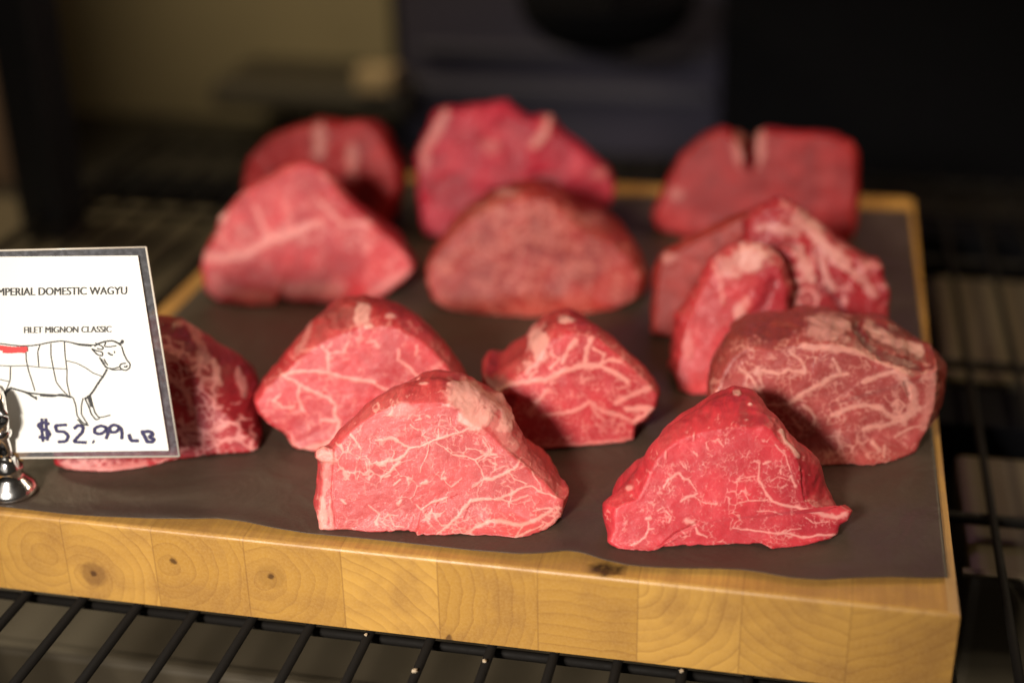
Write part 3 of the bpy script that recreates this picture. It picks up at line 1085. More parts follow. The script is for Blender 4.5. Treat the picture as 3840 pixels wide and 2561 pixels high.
# front right piece -------------------------------------------------
v2 = [
    ((7, 11), [(600, 895), (640, 840), (690, 800), (730, 785)]), ((11, 7), [(730, 785), (760, 825), (800, 830), (830, 880), (860, 920)]),
    ((13, 10), [(740, 1000), (780, 970), (840, 965), (870, 940)]), (6, [(840, 965), (900, 1000), (960, 1020), (1020, 1020)]),
    ((7, 11), [(1310, 690), (1355, 700), (1350, 760), (1345, 830), (1380, 890)]), ((10, 15), [(1380, 890), (1420, 960), (1460, 1000), (1540, 1030), (1640, 1045), (1750, 1075)]), ((16, 26), [(1750, 1075), (1850, 1105), (1960, 1130), (2030, 1100)]),
    (8, [(1390, 710), (1445, 690)]), (4, [(1180, 830), (1340, 800)]), (7, [(1190, 1015), (1270, 1000), (1420, 990)]), (6, [(1240, 950), (1270, 1000)]),
    ((6, 11), [(1150, 1210), (1230, 1225), (1330, 1240), (1450, 1250), (1570, 1250), (1640, 1270), (1740, 1285), (1830, 1265), (1960, 1265)]),
    (5, [(1340, 1080), (1450, 1080), (1530, 1100)]), (20, [(470, 1132), (500, 1128)]), (8, [(480, 1160), (490, 1220), (460, 1280), (390, 1330), (340, 1350)]), (8, [(490, 1220), (530, 1215)]),
    (24, [(785, 1150), (830, 1175)]), (10, [(860, 1210), (870, 1250), (940, 1280)]), (10, [(845, 610), (870, 640)]), (6, [(940, 540), (950, 590)]), (8, [(1030, 510), (1070, 570)]),
    (14, [(1600, 810), (1640, 890)]), (6, [(1530, 740), (1520, 790)]), (7, [(1480, 560), (1560, 640), (1590, 760)]), (4, [(1440, 850), (1500, 810), (1590, 840)]),
    (6, [(620, 1080), (660, 1120), (640, 1170)]), (6, [(560, 1080), (600, 1050)]), (6, [(1560, 1250), (1600, 1220), (1680, 1215)]), (5, [(1720, 1130), (1780, 1170), (1900, 1160)]), (5, [(730, 690), (780, 760), (770, 700)]), (9, [(910, 710)]), (7, [(1180, 1015)]), (8, [(1500, 1260), (1570, 1230)]),
]
meat('bright red beef filet at the front right with a curled tip and dark crest', 'B',
     [(165, 1320), (193, 1240), (200, 1140), (215, 1050), (300, 1010), (380, 985), (440, 890), (490, 760), (560, 640), (640, 560), (740, 500), (860, 468), (1000, 440), (1200, 425), (1380, 402), (1450, 425), (1510, 520), (1590, 590), (1650, 660), (1675, 780),
      (1690, 900), (1720, 990), (1800, 1048), (1900, 1076), (1950, 1046), (2005, 1024), (2090, 1082), (2062, 1160), (2010, 1190), (1978, 1260)],
     [(1940, 1290), (1800, 1330), (1700, 1355), (1530, 1370), (1470, 1386), (1430, 1345), (1300, 1340), (1100, 1345), (900, 1355), (700, 1362), (560, 1368), (545, 1390), (480, 1398), (300, 1390), (180, 1350)],
     MAT_RED, cen=(1000, 1150), base=((165, 1372), (1940, 1318)), lean=22, depth=0.026, rear=0.022,
     Bup=[(190, 1180), (190, 1020), (230, 960), (300, 880), (380, 800), (460, 765), (490, 680), (600, 500), (740, 390), (860, 310), (950, 250), (1060, 190), (1180, 155), (1280, 170), (1360, 215), (1420, 290), (1480, 370), (1540, 490), (1660, 630), (1710, 628), (1780, 650), (1820, 720), (1835, 800), (1880, 940), (1910, 1060), (1890, 1140)],
     veins=v2, skins=[(15, [(1510, 450), (1560, 540), (1610, 590), (1655, 650)], 0.85), (1180, 165, 30, 20, 1.0), (1280, 238, 20, 14, 0.9), (340, 900, 45, 30, 0.6), (1250, 365, 18, 10, 0.7), (960, 430, 10, 8, 0.8), (620, 640, 12, 50, 0.45), (840, 490, 10, 50, 0.5)],
     deeps=[(1280, 370, 150, 60, 0.22)], vs=0.85, M=520, NF=130, NS=44, bulge=0.0012, fillet=0.0022, amp=0.0010, seed=13, smooth=1,  # crest shadow put into the colour, here and in the reds
     anch=[(3, 1), (6, 5), (8, 7), (13, 13), (16, 17), (18, 18), (20, 21), (22, 23), (23, 24)], webs=[(85, 4.0, -0.38, 0.65), (40, 2.6, -0.25, 0.5)],
     grooves=[(16, [(1690, 760), (1700, 900), (1720, 1000)], 0.0008), (22, [(860, 1180), (700, 1260), (560, 1370)], 0.0006)],
     reds=[(1700, 880, 230, 330, 0.65), (1800, 1200, 330, 110, 0.75), (1300, 330, 260, 110, 0.4)])

# second row, left of centre ---------------------------------------
v3 = [(7, [(590, 360), (640, 350), (720, 340), (800, 350), (880, 370), (940, 382), (1010, 390)]), (6, [(800, 335), (800, 260), (775, 235)]), (5, [(800, 262), (870, 258), (890, 220)]),
      ((6, 9), [(590, 360), (640, 380), (720, 430), (800, 460), (830, 490), (830, 540), (850, 570), (840, 620)]), (6, [(590, 445), (560, 470), (600, 505), (650, 500)]), (6, [(1110, 250), (1108, 290), (1150, 320), (1200, 370)]),
      (6, [(970, 212), (1010, 210), (1022, 240)]), (5, [(1190, 230), (1188, 272)]), (13, [(840, 620), (790, 665), (700, 685)], 0.8), (5, [(680, 400), (665, 450), (690, 520)]), (5, [(1000, 390), (1040, 420), (1120, 430)]), (9, [(690, 255), (740, 240)], 0.5), (7, [(770, 560), (830, 560)]), (8, [(640, 660), (700, 700)], 0.7)]
meat('rose filet behind and left of the front centre one, pale streak on its dark top', 'C',
     [(640, 680), (610, 620), (540, 580), (490, 525), (470, 480), (520, 410), (590, 350), (660, 290), (760, 220), (860, 178), (960, 150), (1040, 140), (1120, 152), (1200, 192), (1270, 250), (1340, 330), (1400, 400), (1450, 480), (1480, 560), (1440, 650)],
     [(1300, 700), (1000, 725), (780, 715), (700, 700)], MAT_ROSE, base=((640, 690), (1440, 655)), lean=18, depth=0.030, rear=0.022,
     Bup=[(620, 560), (540, 460), (580, 330), (640, 250), (710, 150), (790, 70), (860, 35), (950, 22), (1030, 38), (1130, 80), (1210, 130), (1290, 210), (1370, 330), (1430, 430), (1450, 560)],
     veins=v3, reds=[(650, 560, 200, 160, 0.3)], webs=[(85, 5, -0.15, 0.45), (45, 4, -0.2, 0.35)], skins=[(950, 100, 45, 70, 0.9), (975, 145, 30, 16, 1.0), (1075, 100, 25, 14, 0.7), (14, [(720, 130), (690, 220), (660, 260)], 0.3)], deeps=[(850, 100, 90, 60, 0.35)], M=400, NF=90, NS=36, amp=0.001, seed=23)

# second row, right of centre --------------------------------------
v4 = [((10, 13), [(1540, 440), (1600, 400), (1680, 390), (1760, 380), (1840, 340), (1920, 320)]), ((13, 8), [(1920, 320), (2000, 320), (2060, 350), (2120, 390)]), ((9, 13), [(1830, 310), (1860, 250), (1890, 208)]), (10, [(1930, 320), (1940, 250), (1960, 200)]),
      (7, [(1780, 330), (1820, 292), (1780, 270)]), ((16, 10), [(1690, 530), (1720, 480), (1770, 430)], 0.75), ((8, 10), [(1740, 540), (1820, 530), (1880, 520), (1950, 480), (2010, 520), (2080, 540), (2150, 565)], 0.75), (8, [(1950, 480), (1990, 540)], 0.6),
      (13, [(2070, 480), (2130, 450), (2220, 415)], 0.8), (15, [(2120, 510), (2225, 508)], 0.95), (6, [(2000, 320), (2020, 270), (1970, 240)]), (7, [(1720, 340), (1690, 370)]), (9, [(2150, 560), (2230, 520)]), (10, [(1640, 675), (1900, 668), (2140, 645)], 0.5), (7, [(1960, 330), (2040, 290), (2090, 300)])]
meat('small triangular filet with thick white seams, behind and right of the front centre one', 'C',
     [(1645, 682), (1620, 600), (1560, 500), (1535, 440), (1600, 390), (1660, 335), (1720, 275), (1790, 200), (1850, 172), (1930, 168), (2000, 195), (2060, 250), (2110, 290), (2160, 330), (2220, 390), (2262, 450), (2250, 510), (2200, 562), (2155, 582), (2150, 650)],
     [(2100, 662), (1900, 680), (1750, 692)], MAT_ROSE, base=((1645, 690), (2150, 655)), lean=18, depth=0.026, rear=0.03,
     Bup=[(1590, 540), (1510, 440), (1475, 360), (1500, 310), (1560, 330), (1610, 290), (1680, 240), (1760, 150), (1830, 104), (1880, 98), (1930, 125), (1990, 180), (2060, 240), (2140, 310), (2200, 400), (2200, 520), (2130, 600)],
     veins=v4, webs=[(85, 5, -0.15, 0.5), (45, 4, -0.1, 0.4)], skins=[(1730, 230, 60, 100, 0.75), (1850, 115, 40, 18, 0.8), (1680, 320, 30, 40, 0.6)], deeps=[(1600, 480, 40, 40, 0.4)], M=400, NF=90, NS=36, amp=0.001, seed=33)

# behind the price sign --------------------------------------------
rg2 = np.random.default_rng(9)
v5 = [(6, [(400, 990), (440, 985), (480, 990), (520, 975)], 0.8), (5, [(430, 1000), (500, 1010), (560, 1005)], 0.8), (6, [(390, 870), (430, 900), (440, 950)], 0.7), (9, [(150, 1072), (250, 1078), (330, 1068)], 0.7)]
meat('dark red marbled filet half hidden behind the price sign', 'D',
     [(125, 1072), (115, 1000), (160, 900), (230, 830), (310, 803), (370, 800), (405, 815), (440, 845), (477, 900), (508, 940), (545, 970), (566, 992), (595, 1015), (598, 1032)],
     [(580, 1040), (450, 1048), (400, 1058), (340, 1074), (250, 1085), (170, 1082)], MAT_DARK, base=((140, 1082), (590, 1036)), lean=20, depth=0.03, rear=0.02,
     Bup=[(150, 980), (165, 900), (220, 810), (300, 745), (360, 728), (420, 738), (460, 770), (510, 800), (560, 830), (592, 862), (595, 920), (598, 990)],
     veins=v5, webs=[(110, 10, 0.35, 0.75), (55, 5, 0.1, 0.6)], skins=[(14, [(440, 740), (460, 790), (470, 830)], 0.5), (9, [(490, 830), (505, 880)], 0.6), (10, [(548, 850), (560, 910)], 0.4), (410, 745, 14, 8, 0.6)], M=320, NF=70, NS=30, amp=0.0012, seed=43)

# third row left ----------------------------------------------------
v6 = [((22, 28), [(80, 800), (200, 800), (300, 785), (400, 720)]), ((28, 18), [(400, 720), (500, 690), (600, 650), (650, 630)]), (15, [(400, 705), (360, 620), (340, 560)], 0.8), ((12, 18), [(640, 520), (720, 600), (760, 640), (890, 640)], 0.75), (38, [(500, 970), (600, 960), (740, 965)], 0.7), (24, [(900, 985), (1080, 880)], 0.65), (28, [(170, 605)], 0.9),
      (14, [(300, 700), (250, 650)], 0.5), (30, [(130, 950), (250, 980), (400, 1000)], 0.5)]
meat('bright triangular filet in the third row, left, with a pale diagonal seam', 'R',
     [(90, 960), (66, 860), (90, 770), (150, 690), (160, 610), (210, 560), (290, 470), (400, 420), (480, 370), (560, 340), (630, 350), (690, 400), (760, 500), (850, 580), (930, 650), (1000, 710), (1070, 775), (1116, 850), (1090, 895), (1040, 940)],
     [(960, 1000), (850, 1022), (740, 1032), (600, 1030), (500, 1022), (455, 1000), (425, 1040), (340, 1050), (240, 1042), (140, 1020)], MAT_THIRD, smooth=1, base=((120, 1020), (950, 1000)), lean=20, depth=0.03, rear=0.03, bscale=(0.9, 0.85), reds=[(800, 620, 240, 170, 0.5), (560, 450, 160, 100, 0.4)], veins=v6, webs=[(130, 12, -0.05, 0.45), (60, 8, 0.0, 0.35)],
     skins=[(175, 605, 30, 35, 0.9)], M=260, NF=56, NS=20, amp=0.0012, seed=53)
# third row right ---------------------------------------------------
v7 = [(10, [(1480 + 0, 560), (1600, 600), (1800, 560)], 0.6), (8, [(1500, 760), (1700, 700), (1900, 760)], 0.4)]
meat('broad brownish filet in the third row, right of centre', 'R',
     [(1200, 1010), (1175, 930), (1172, 870), (1205, 800), (1285, 700), (1370, 620), (1500, 550), (1640, 508), (1770, 512), (1850, 575), (1940, 675), (2080, 730), (2180, 820), (2230, 900), (2200, 1010)],
     [(2100, 1062), (1900, 1090), (1700, 1102), (1450, 1090), (1300, 1070)], MAT_BROWN, smooth=1, base=((1220, 1050), (2150, 1050)), lean=18, depth=0.03, rear=0.03,
     Bup=[(1230, 900), (1280, 760), (1360, 580), (1480, 490), (1600, 455), (1700, 438), (1790, 440), (1850, 490), (1930, 560), (2050, 585), (2150, 680), (2220, 790), (2262, 900), (2230, 990)],
     veins=v7, webs=[(90, 10, 0.2, 0.5), (50, 7, 0.2, 0.45)], skins=[(1570, 492, 60, 22, 0.4), (1980, 620, 90, 40, 0.15)], M=260, NF=56, NS=20, amp=0.0014, seed=63)
# back row ------------------------------------------------------------
meat('dark red lump with two pale streaks at the back left', 'R',
     [(300, 640), (270, 480), (290, 340), (380, 240), (500, 180), (620, 140), (690, 145), (750, 165), (820, 132), (890, 140), (950, 200), (990, 300), (1032, 380), (1020, 500), (1000, 600), (960, 700)],
     [(850, 720), (600, 715), (420, 690)], MAT_BACK, base=((300, 660), (960, 700)), lean=14, depth=0.03, rear=0.03, veins=(),
     skins=[(650, 230, 45, 110, 0.5), (810, 330, 40, 110, 0.4)], deeps=[(880, 560, 100, 120, 0.5)], M=220, NF=40, NS=16, amp=0.002, seed=73)
meat('tall ragged magenta piece at the back centre with white fat tabs', 'R',
     [(1160, 690), (1145, 520), (1130, 330), (1160, 230), (1200, 130), (1240, 80), (1330, 85), (1450, 70), (1560, 60), (1620, 100), (1690, 150), (1740, 120), (1790, 130), (1820, 200), (1900, 250), (1980, 330), (2060, 380), (2102, 470), (2080, 540), (2000, 570), (1960, 690)],
     [(1800, 715), (1450, 720), (1300, 715)], MAT_MAGENTA, base=((1170, 715), (1960, 700)), lean=16, depth=0.035, rear=0.03, veins=(),
     skins=[(30, [(1270, 100), (1230, 170), (1190, 240)], 0.5), (26, [(1770, 130), (1750, 200), (1710, 250)], 0.7), (1165, 310, 30, 90, 0.45), (2020, 400, 50, 30, 0.3), (1490, 260, 60, 40, 0.25)], deeps=[(1300, 480, 150, 120, 0.4), (1750, 420, 90, 50, 0.5)], M=260, NF=50, NS=16, amp=0.0026, seed=83)
meat('large squarish slab at the back right with a dark cleft in its top', 'E',
     [(190, 480), (170, 420), (200, 360), (240, 260), (290, 170), (380, 85), (470, 50), (515, 66), (550, 125), (590, 210), (610, 135), (628, 76), (655, 55), (780, 60), (930, 70), (1040, 105), (1062, 180), (1052, 350), (1042, 530)],
     [(900, 560), (600, 545), (300, 510)], MAT_BACK, base=((190, 490), (1042, 550)), lean=14, depth=0.03, rear=0.03, veins=(),
     skins=[(550, 130, 30, 100, 0.45), (640, 110, 26, 110, 0.5), (270, 320, 35, 35, 0.35)], deeps=[(590, 150, 26, 90, 0.9)], M=260, NF=50, NS=16, amp=0.0012, seed=93, smooth=1)
# right column --------------------------------------------------------
meat('flat brownish slab leaning behind the fatty pieces, third row right', 'E',
     [(165, 930), (180, 800), (190, 660), (225, 590), (300, 555), (420, 490), (560, 420), (680, 385), (780, 410), (800, 560), (760, 800), (700, 950)],
     [(560, 960), (300, 955)], MAT_BROWN, base=((165, 945), (700, 960)), lean=14, depth=0.022, rear=0.015, veins=(),
     skins=[(250, 600, 50, 30, 0.4)], M=220, NF=40, NS=14, amp=0.0014, seed=103)
v8 = [(16, [(700, 480), (830, 470), (900, 530), (980, 600)], 0.7), (10, [(730, 740), (790, 760), (800, 820)], 0.9), (9, [(790, 760), (850, 730), (890, 770), (880, 820), (830, 830), (800, 790)], 0.9), (10, [(845, 785)], 1.0), (14, [(1010, 790)], 0.9), (10, [(950, 620), (1040, 660), (1120, 640)], 0.7), (14, [(760, 640), (860, 650), (880, 560)], 0.6)]
meat('ragged fatty piece with exposed white seams and rings, behind the big marbled block', 'E',
     [(600, 1010), (580, 850), (600, 700), (590, 560), (600, 450), (650, 390), (720, 365), (790, 390), (860, 450), (940, 510), (1050, 590), (1100, 640), (1150, 632), (1170, 690), (1202, 760), (1195, 860), (1160, 1000)],
     [(1000, 1030), (800, 1040)], MAT_DARK, base=((600, 1085), (1160, 1068)), lean=24, depth=0.03, rear=0.02, veins=v8, webs=[(110, 12, 0.0, 0.4)],
     skins=[(34, [(800, 430), (880, 490), (930, 570), (1000, 620)], 0.6), (26, [(800, 560), (830, 620), (860, 690)], 0.7), (20, [(900, 600), (930, 690), (960, 740)], 0.6), (22, [(1000, 640), (1090, 700), (1130, 760)], 0.55), (20, [(640, 470), (720, 470), (800, 500)], 0.45), (14, [(730, 720), (800, 700), (860, 690)], 0.6)],
     deeps=[(18, [(930, 730), (980, 790), (1000, 840)], 0.5), (18, [(700, 540), (760, 545), (800, 560)], 0.4), (10, [(880, 560), (900, 650), (900, 760)], 0.3)], M=280, NF=60, NS=16, amp=0.0030, seed=113, folds=0.0026)
meat('smooth red flap with a pale fatty end, left of the ragged fatty piece', 'E',
     [(290, 1185), (275, 1120), (295, 1000), (320, 900), (360, 800), (410, 690), (440, 630), (520, 565), (600, 548), (670, 580), (735, 650), (760, 740), (750, 860), (690, 980), (610, 1090), (500, 1170)],
     [(400, 1200), (340, 1200)], MAT_ROSE, base=((285, 1165), (480, 1160)), lean=20, depth=0.022, rear=0.02, veins=[(10, [(440, 640), (470, 720), (480, 800)], 0.5), (18, [(540, 850), (580, 790)], 0.6)],
     skins=[(600, 600, 100, 75, 0.95), (520, 640, 70, 60, 0.7), (330, 980, 30, 70, 0.3), (550, 840, 30, 50, 0.5)], deeps=[(26, [(700, 700), (660, 800), (560, 900)], 0.35)], reds=[(690, 760, 110, 190, 0.9)], M=280, NF=56, NS=16, amp=0.0022, seed=123, folds=0.0012)
v9 = [(7, [(770, 1010), (830, 1060), (835, 1095)]), (9, [(650, 1090), (720, 1110), (760, 1085), (835, 1100)]), (7, [(550, 1080), (600, 1120), (640, 1190), (660, 1240)]), ((9, 12), [(660, 1240), (760, 1240), (830, 1190), (900, 1150), (950, 1115), (1015, 1110)]), (7, [(960, 1040), (990, 1110)]),
      (10, [(1090, 1140), (1170, 1110), (1230, 1090)]), (11, [(950, 1290), (1040, 1250), (1100, 1238), (1170, 1260), (1220, 1300), (1265, 1290)]), ((14, 24), [(1230, 1090), (1270, 1130), (1300, 1180)]), (22, [(1300, 1180), (1310, 1250), (1265, 1310)]), (11, [(1090, 1345), (1170, 1332), (1260, 1305), (1330, 1250)]), (6, [(1215, 1240), (1240, 1215), (1270, 1240), (1250, 1275), (1220, 1265)]),
      (14, [(830, 985), (890, 990), (1000, 1000), (1080, 1015)]), (9, [(1080, 1015), (1180, 1060), (1240, 1085)]), (24, [(1390, 1080), (1390, 1200), (1350, 1330)], 0.5), (8, [(1130, 1400), (1160, 1440)]), (7, [(1230, 1380), (1290, 1340), (1340, 1330)]), (7, [(1180, 1420), (1180, 1470)]), (8, [(830, 1240), (880, 1290), (870, 1330)]), (7, [(780, 1300), (820, 1350)])]
meat('largest block at the right edge, heavily marbled face, brown folded top', 'E',
     [(470, 1420), (432, 1330), (430, 1210), (470, 1110), (520, 1020), (590, 985), (700, 995), (760, 978), (830, 968), (940, 975), (1050, 1000), (1130, 1040), (1230, 1082), (1300, 1125), (1380, 1130), (1412, 1080), (1408, 1160), (1392, 1260), (1362, 1350), (1310, 1440)],
     [(1250, 1480), (1200, 1498), (1130, 1512), (1000, 1505), (880, 1512), (800, 1500), (650, 1480)], MAT_MARBLE, base=((560, 1460), (1300, 1450)), lean=15, depth=0.045, rear=0.02,
     Bup=[(450, 1300), (440, 1150), (475, 1010), (525, 905), (600, 862), (700, 848), (830, 838), (960, 848), (1080, 868), (1180, 878), (1280, 930), (1350, 980), (1415, 1035), (1417, 1100), (1400, 1200)],
     veins=v9, webs=[(105, 7.5, 0.0, 0.7), (46, 4.5, 0.02, 0.55)], skins=[(930, 910, 110, 75, 0.6), (24, [(1110, 895), (1180, 935), (1240, 972), (1330, 1005)], 0.75)],
     deeps=[(24, [(1060, 900), (1110, 965), (1180, 1020), (1330, 1075)], 0.6), (12, [(1140, 885), (1250, 925), (1340, 970)], 0.45), (740, 920, 70, 50, 0.25), (9, [(1268, 1140), (1285, 1200)], 0.4)], M=420, NF=100, NS=40, amp=0.0016, seed=133, folds=0.0004)


# ------------------------------------------------------------------ price sign and its clip stand
def build_sign():
    st = ground('D', [(30, 1128)], MZ)[0]
    right = CM @ np.array([1, 0, 0])
    right[2] = 0
    right /= np.linalg.norm(right)
    n0 = np.array([right[1], -right[0], 0])
    L = math.radians(13)
    upv = np.array([0, 0, 1.0]) * math.cos(L) - n0 * math.sin(L)
    nn = n0 * math.cos(L) + np.array([0, 0, 1.0]) * math.sin(L)
    P0 = st - n0 * 0.003 + np.array([0, 0, 0.02])

    def on(fr, pts, off=0.0):
        return hit(px(fr, pts), P0, nn) + nn * off

    root = empty('price_sign', on('D', [(150, 1050)])[0])
    tag(root, 'white butcher price card with cow diagram in a clear plastic sleeve', 'price sign')

    def slab(name, fr, quad, off, th, mat, parent):
        a = on(fr, quad, off)
        b = on(fr, quad, off) - nn * th
        V = np.vstack([a, b])
        n = len(quad)
        F = [tuple(range(n)), tuple(range(2 * n - 1, n - 1, -1))] + [(i, i + n, (i + 1) % n + n, (i + 1) % n) for i in range(n)]
        return put(np_mesh(name, V, F, mat, None, False), parent)

    # sleeve
    t = NT('clear_plastic_sleeve')
    tr = t.n('ShaderNodeBsdfTransparent')
    tr.inputs[0].default_value = (0.80, 0.80, 0.83, 1)
    mx = t.n('ShaderNodeMixShader')
    sn = t.noise(t.coord(), 400, 3).outputs[0]
    t.bsdf(Base_Color=(0.50, 0.51, 0.55, 1), Roughness=0.12, Specular_IOR_Level=0.7)
    t.set(mx.inputs[0], t.ramp(sn, 0.4, 0.75, 0.07, 0.16))
    t.t.links.new(tr.outputs[0], mx.inputs[1])
    t.t.links.new(t.b.outputs[0], mx.inputs[2])
    t.t.links.new(mx.outputs[0], t.t.nodes['Material Output'].inputs[0])
    sl = slab('plastic_sleeve', 'S', [(-190, 1266), (1010, 1254), (822, 73), (-150, 96)], -0.0006, 0.0008, t.m, root)
    # bright worn rim along the right edge of the sleeve
    e = MB()
    for q in ([(1012, 1256), (822, 72)], [(822, 73), (-150, 96)], [(1010, 1255), (-190, 1267)]):
        e.tube([Vector(v) for v in on('S', q, -0.001)], 0.00055, 6)
    put(e.build('sleeve_rim', plain('worn_sleeve_edge', (0.55, 0.50, 0.42), 0.3), None, True), sl)
    # paper card
    M_CARD = plain('white_card', (0.76, 0.745, 0.69), 0.75, 0, 0.02, 30)
    card = slab('paper_card', 'S', [(-170, 1232), (955, 1217), (781, 118), (-130, 126)], 0.0006, 0.0010, M_CARD, root)
    M_INK = plain('black_print', (0.02, 0.02, 0.02), 0.6)
    M_GREY = plain('grey_print', (0.045, 0.045, 0.045), 0.6)
    M_PEN = plain('navy_marker', (0.016, 0.012, 0.07), 0.5)
    M_REDM = plain('red_marker', (0.62, 0.03, 0.03), 0.6)

    def text(name, s, x0, y0, x1, ybase0, ybase1, cap, mat):
        cu = bpy.data.curves.new(name, 'FONT')
        cu.body = s
        cu.offset = 0.0
        tmp = bpy.data.objects.new(name, cu)
        COL.objects.link(tmp)
        bpy.context.view_layer.update()
        me = bpy.data.meshes.new_from_object(tmp.evaluated_get(bpy.context.evaluated_depsgraph_get()))
        bpy.data.objects.remove(tmp)
        V = np.array([v.co[:] for v in me.vertices])
        F = [tuple(p.vertices) for p in me.polygons]
        u = (V[:, 0] - V[:, 0].min()) / np.ptp(V[:, 0])
        h = V[:, 1] / V[:, 1].max()
        q = np.stack([x0 + (x1 - x0) * u, ybase0 + (ybase1 - ybase0) * u - h * cap], 1)
        nq = len(q)
        VV = np.vstack([on('S', q, 0.0009), on('S', q + (3.0, 0.0), 0.00093)])
        return put(np_mesh(name, VV, F + [tuple(i + nq for i in f) for f in F], mat, None, False), card)

    text('heading_lettering', 'IMPERIAL DOMESTIC WAGYU', -26, 0, 718, 343, 335, 43, M_INK)
    text('subheading_lettering', 'FILET MIGNON CLASSIC', 138, 0, 630, 554, 549, 35, M_GREY)

    def strokes(name, lst, mat, off=0.0009):
        mb = MB()
        for k, (wd, pts) in enumerate(lst):
            P = np.array(pts, float)
            # smooth the traced polyline
            if len(P) > 2:
                t_ = np.r_[0, np.cumsum(np.linalg.norm(np.diff(P, axis=0), axis=1))]
                tt = np.linspace(0, t_[-1], max(6, int(t_[-1] / 6)))
                P = np.stack([np.interp(tt, t_, P[:, 0]), np.interp(tt, t_, P[:, 1])], 1)
                for _ in range(2):
                    P[1:-1] = 0.25 * P[:-2] + 0.5 * P[1:-1] + 0.25 * P[2:]
            d = np.gradient(P, axis=0)
            d /= np.linalg.norm(d, axis=1)[:, None] + 1e-9
            nrm = np.stack([-d[:, 1], d[:, 0]], 1)
            ww = wd * (1.0 + 0.3 * np.abs(np.sin(np.arange(len(P)) * 0.9 + k)))
            a = on('S', P + nrm * ww[:, None], off + k * 0.000004)
            b = on('S', P - nrm * ww[:, None], off + k * 0.000004)
            n = len(P)
            mb.add(np.vstack([a, b]), [(i, i + 1, n + i + 1, n + i) for i in range(n - 1)])
        return put(mb.build(name, mat), card)

    cow = [
        (3.2, [(-120, 640), (-60, 622), (0, 613), (60, 621), (120, 627), (180, 625), (230, 618), (290, 605), (350, 598), (390, 604), (440, 615), (500, 620), (545, 622)]),
        (3.0, [(400, 606), (450, 622), (520, 628)]), (4.0, [(535, 628), (560, 612), (600, 600), (640, 597), (662, 606), (688, 626)]), (4.0, [(645, 600), (672, 612), (697, 612), (699, 595), (690, 592), (686, 608)]), (3.2, [(540, 610), (575, 625), (590, 640), (575, 648), (550, 640)]), (3, [(600, 606), (590, 630), (620, 632), (660, 625)]),
        (3.2, [(520, 642), (550, 655), (582, 660), (582, 684), (552, 676), (520, 642)]), (3.2, [(690, 630), (702, 672), (720, 708), (738, 726), (736, 750), (715, 766), (688, 758), (676, 740), (688, 726), (715, 724)]), (4, [(702, 742), (716, 748), (722, 736)]), (3.2, [(676, 745), (640, 756), (602, 750), (582, 722), (564, 690)]),
        (4, [(612, 664), (626, 676), (640, 678)]), (3, [(648, 655), (650, 668)]), (3, [(590, 700), (600, 722), (612, 735)]), (4.5, [(607, 757), (590, 790), (560, 832), (530, 880), (500, 917), (480, 922)]), (3, [(575, 700), (600, 745), (640, 762), (690, 760)]),
        (2.2, [(380, 710), (440, 725), (490, 752), (530, 780), (577, 797)]), (2.2, [(150, 640), (150, 700), (165, 770), (185, 830), (200, 880)]), (2.2, [(228, 622), (215, 660), (222, 742)]), (2.2, [(290, 612), (290, 680), (305, 760), (320, 830), (350, 870), (392, 912)]), (2.2, [(366, 602), (370, 680), (381, 760), (380, 830), (398, 908)]),
        (2.2, [(-100, 735), (0, 737), (60, 740), (150, 738), (220, 746), (300, 752), (381, 757)]), (2.2, [(62, 742), (60, 820), (40, 870), (8, 925)]), (2.2, [(-60, 805), (0, 815), (55, 827)]), (4, [(60, 862), (110, 876), (160, 890), (220, 898), (300, 903), (370, 908), (412, 916)]), (5, [(230, 905), (300, 910), (350, 900), (400, 915)]),
        (4, [(80, 868), (140, 885), (180, 905), (212, 927)]), (3, [(160, 895), (190, 915), (210, 915)]), (6, [(10, 920), (30, 895), (60, 866)]), (4, [(20, 930), (40, 900)]),
        (2.6, [(415, 917), (430, 960), (438, 1020), (468, 1058), (500, 1072), (486, 1050), (462, 1012), (462, 960), (472, 920)]), (3, [(440, 1040), (470, 1072), (505, 1074)]), (3, [(482, 922), (505, 970), (518, 1010), (545, 1045), (566, 1034)]), (7, [(500, 905), (512, 940), (522, 970)]), (3, [(512, 905), (526, 962), (538, 1002), (560, 1030), (590, 1026), (626, 1016)]),
        (2.6, [(-110, 640), (-125, 760), (-110, 860), (-120, 960), (-100, 1060)]), (2.6, [(0, 930), (-20, 985), (-10, 1060)]),
    ]
    strokes('cow_diagram', cow, M_INK)
    strokes('red_cut_marking', [(12, [(-60, 630), (0, 636), (80, 645), (160, 643)]), (8, [(20, 655), (60, 658), (110, 654), (150, 656)])], M_REDM, 0.0013)
    pr = [
        (7, [(282, 1066), (245, 1056), (216, 1070), (232, 1092), (272, 1102), (286, 1124), (266, 1146), (222, 1138)]), (6, [(240, 1034), (238, 1090), (246, 1166)]), (6, [(262, 1034), (264, 1090), (272, 1160)]),
        (7, [(380, 1070), (314, 1074), (324, 1108), (365, 1108), (390, 1132), (376, 1164), (330, 1166)]), (7, [(420, 1092), (445, 1070), (474, 1082), (468, 1112), (440, 1140), (418, 1166), (492, 1170)]), (9, [(526, 1164), (534, 1168)]),
        (7, [(606, 1086), (572, 1074), (536, 1090), (536, 1114), (566, 1124), (596, 1108), (606, 1084), (614, 1118), (600, 1150)]), (7, [(676, 1080), (642, 1068), (618, 1086), (630, 1114), (662, 1110), (682, 1080), (692, 1110), (690, 1152)]),
        (8, [(730, 1122), (742, 1160), (786, 1160)]), (8, [(798, 1110), (848, 1106), (870, 1124), (842, 1138), (876, 1152), (862, 1168), (828, 1164)]), (8, [(806, 1112), (822, 1140), (834, 1166)]),
    ]
    strokes('price_handwriting', pr, M_PEN, 0.0013)

    # chrome clip stand
    sb = empty('clip_stand', st)
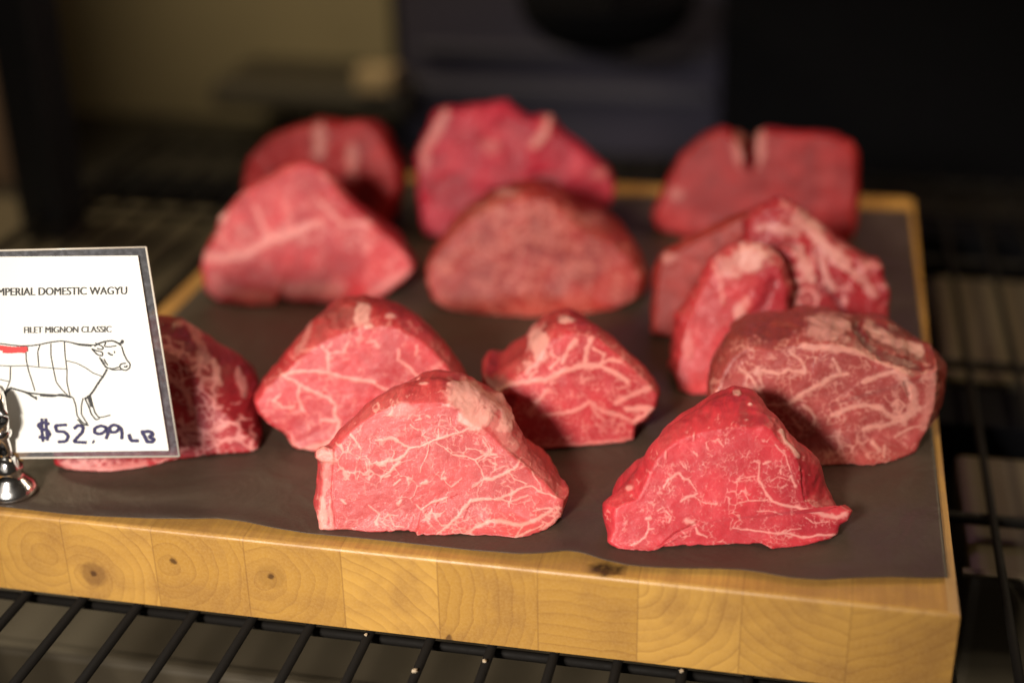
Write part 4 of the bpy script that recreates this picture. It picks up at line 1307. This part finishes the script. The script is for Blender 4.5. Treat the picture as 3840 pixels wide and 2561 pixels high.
    tag(sb, 'polished chrome stand with a round base holding the price card', 'card stand')
    r0 = 0.0118
    m = MB()
    m.lathe([(r0, 0.0), (r0 * 1.04, 0.0012), (r0, 0.003), (r0 * 0.86, 0.0055), (r0 * 0.62, 0.0085), (r0 * 0.52, 0.0115), (r0 * 0.60, 0.0130), (r0 * 0.60, 0.0150), (r0 * 0.42, 0.0175), (r0 * 0.36, 0.020)], 56)
    o = m.build('round_base', M_CHROME, sb, True)
    m = MB()
    m.lathe([(0.0036, 0.0195), (0.0034, 0.024), (0.0034, 0.031), (0.0050, 0.0325), (0.0052, 0.035), (0.0036, 0.037)], 32)
    m.build('stem', M_CHROME, sb, True)
    for s_ in (1, -1):
        m = MB()
        b0 = n0 * (0.0012 + (0.0035 if s_ > 0 else -0.0045))
        pts = []
        for k in range(9):
            a = k / 8
            pts.append(Vector(n0 * (0.0005 * s_ + s_ * (0.0045 * math.sin(a * math.pi) + 0.0008)) + np.array([0, 0, 0.036 + 0.020 * a]) + right * (0.002 * s_)) - Vector(n0) * 0.004 * a)
        m.tube(pts, [0.0030, 0.0036, 0.0040, 0.0042, 0.0042, 0.0040, 0.0036, 0.0030, 0.0016], 12)
        m.build('clip_jaw', M_CHROME, sb, True)


build_sign()

# ------------------------------------------------------------------ crumbs on the rack
M_CRUMB = plain('pale_crumb', (0.40, 0.32, 0.22), 0.7)
for k, (cx_, cy_, r_) in enumerate([(965, 1543, 0.0014), (1132, 1521, 0.0010), (857, 1460, 0.0008), (1624, 1549, 0.0011)]):
    import bmesh
    gz = RACK_Z + 0.0027
    p = ground('D', [(cx_, cy_)], gz)[0]
    p[0] = phase[0] + round((p[0] - phase[0]) / 0.0302) * 0.0302        # lies on the nearest wire
    bm = bmesh.new()
    bmesh.ops.create_icosphere(bm, subdivisions=2, radius=r_)
    for v in bm.verts:
        v.co *= 1 + random.uniform(-0.35, 0.35)
        v.co.z *= 0.7
    me = bpy.data.meshes.new('crumb')
    bm.to_mesh(me)
    bm.free()
    o = link('crumb', me, M_CRUMB)
    o.location = (p[0], p[1], gz + r_ * 0.5)
    tag(o, 'tiny pale crumb on a black rack wire in front of the board', 'crumb', 'crumbs on the wire rack')
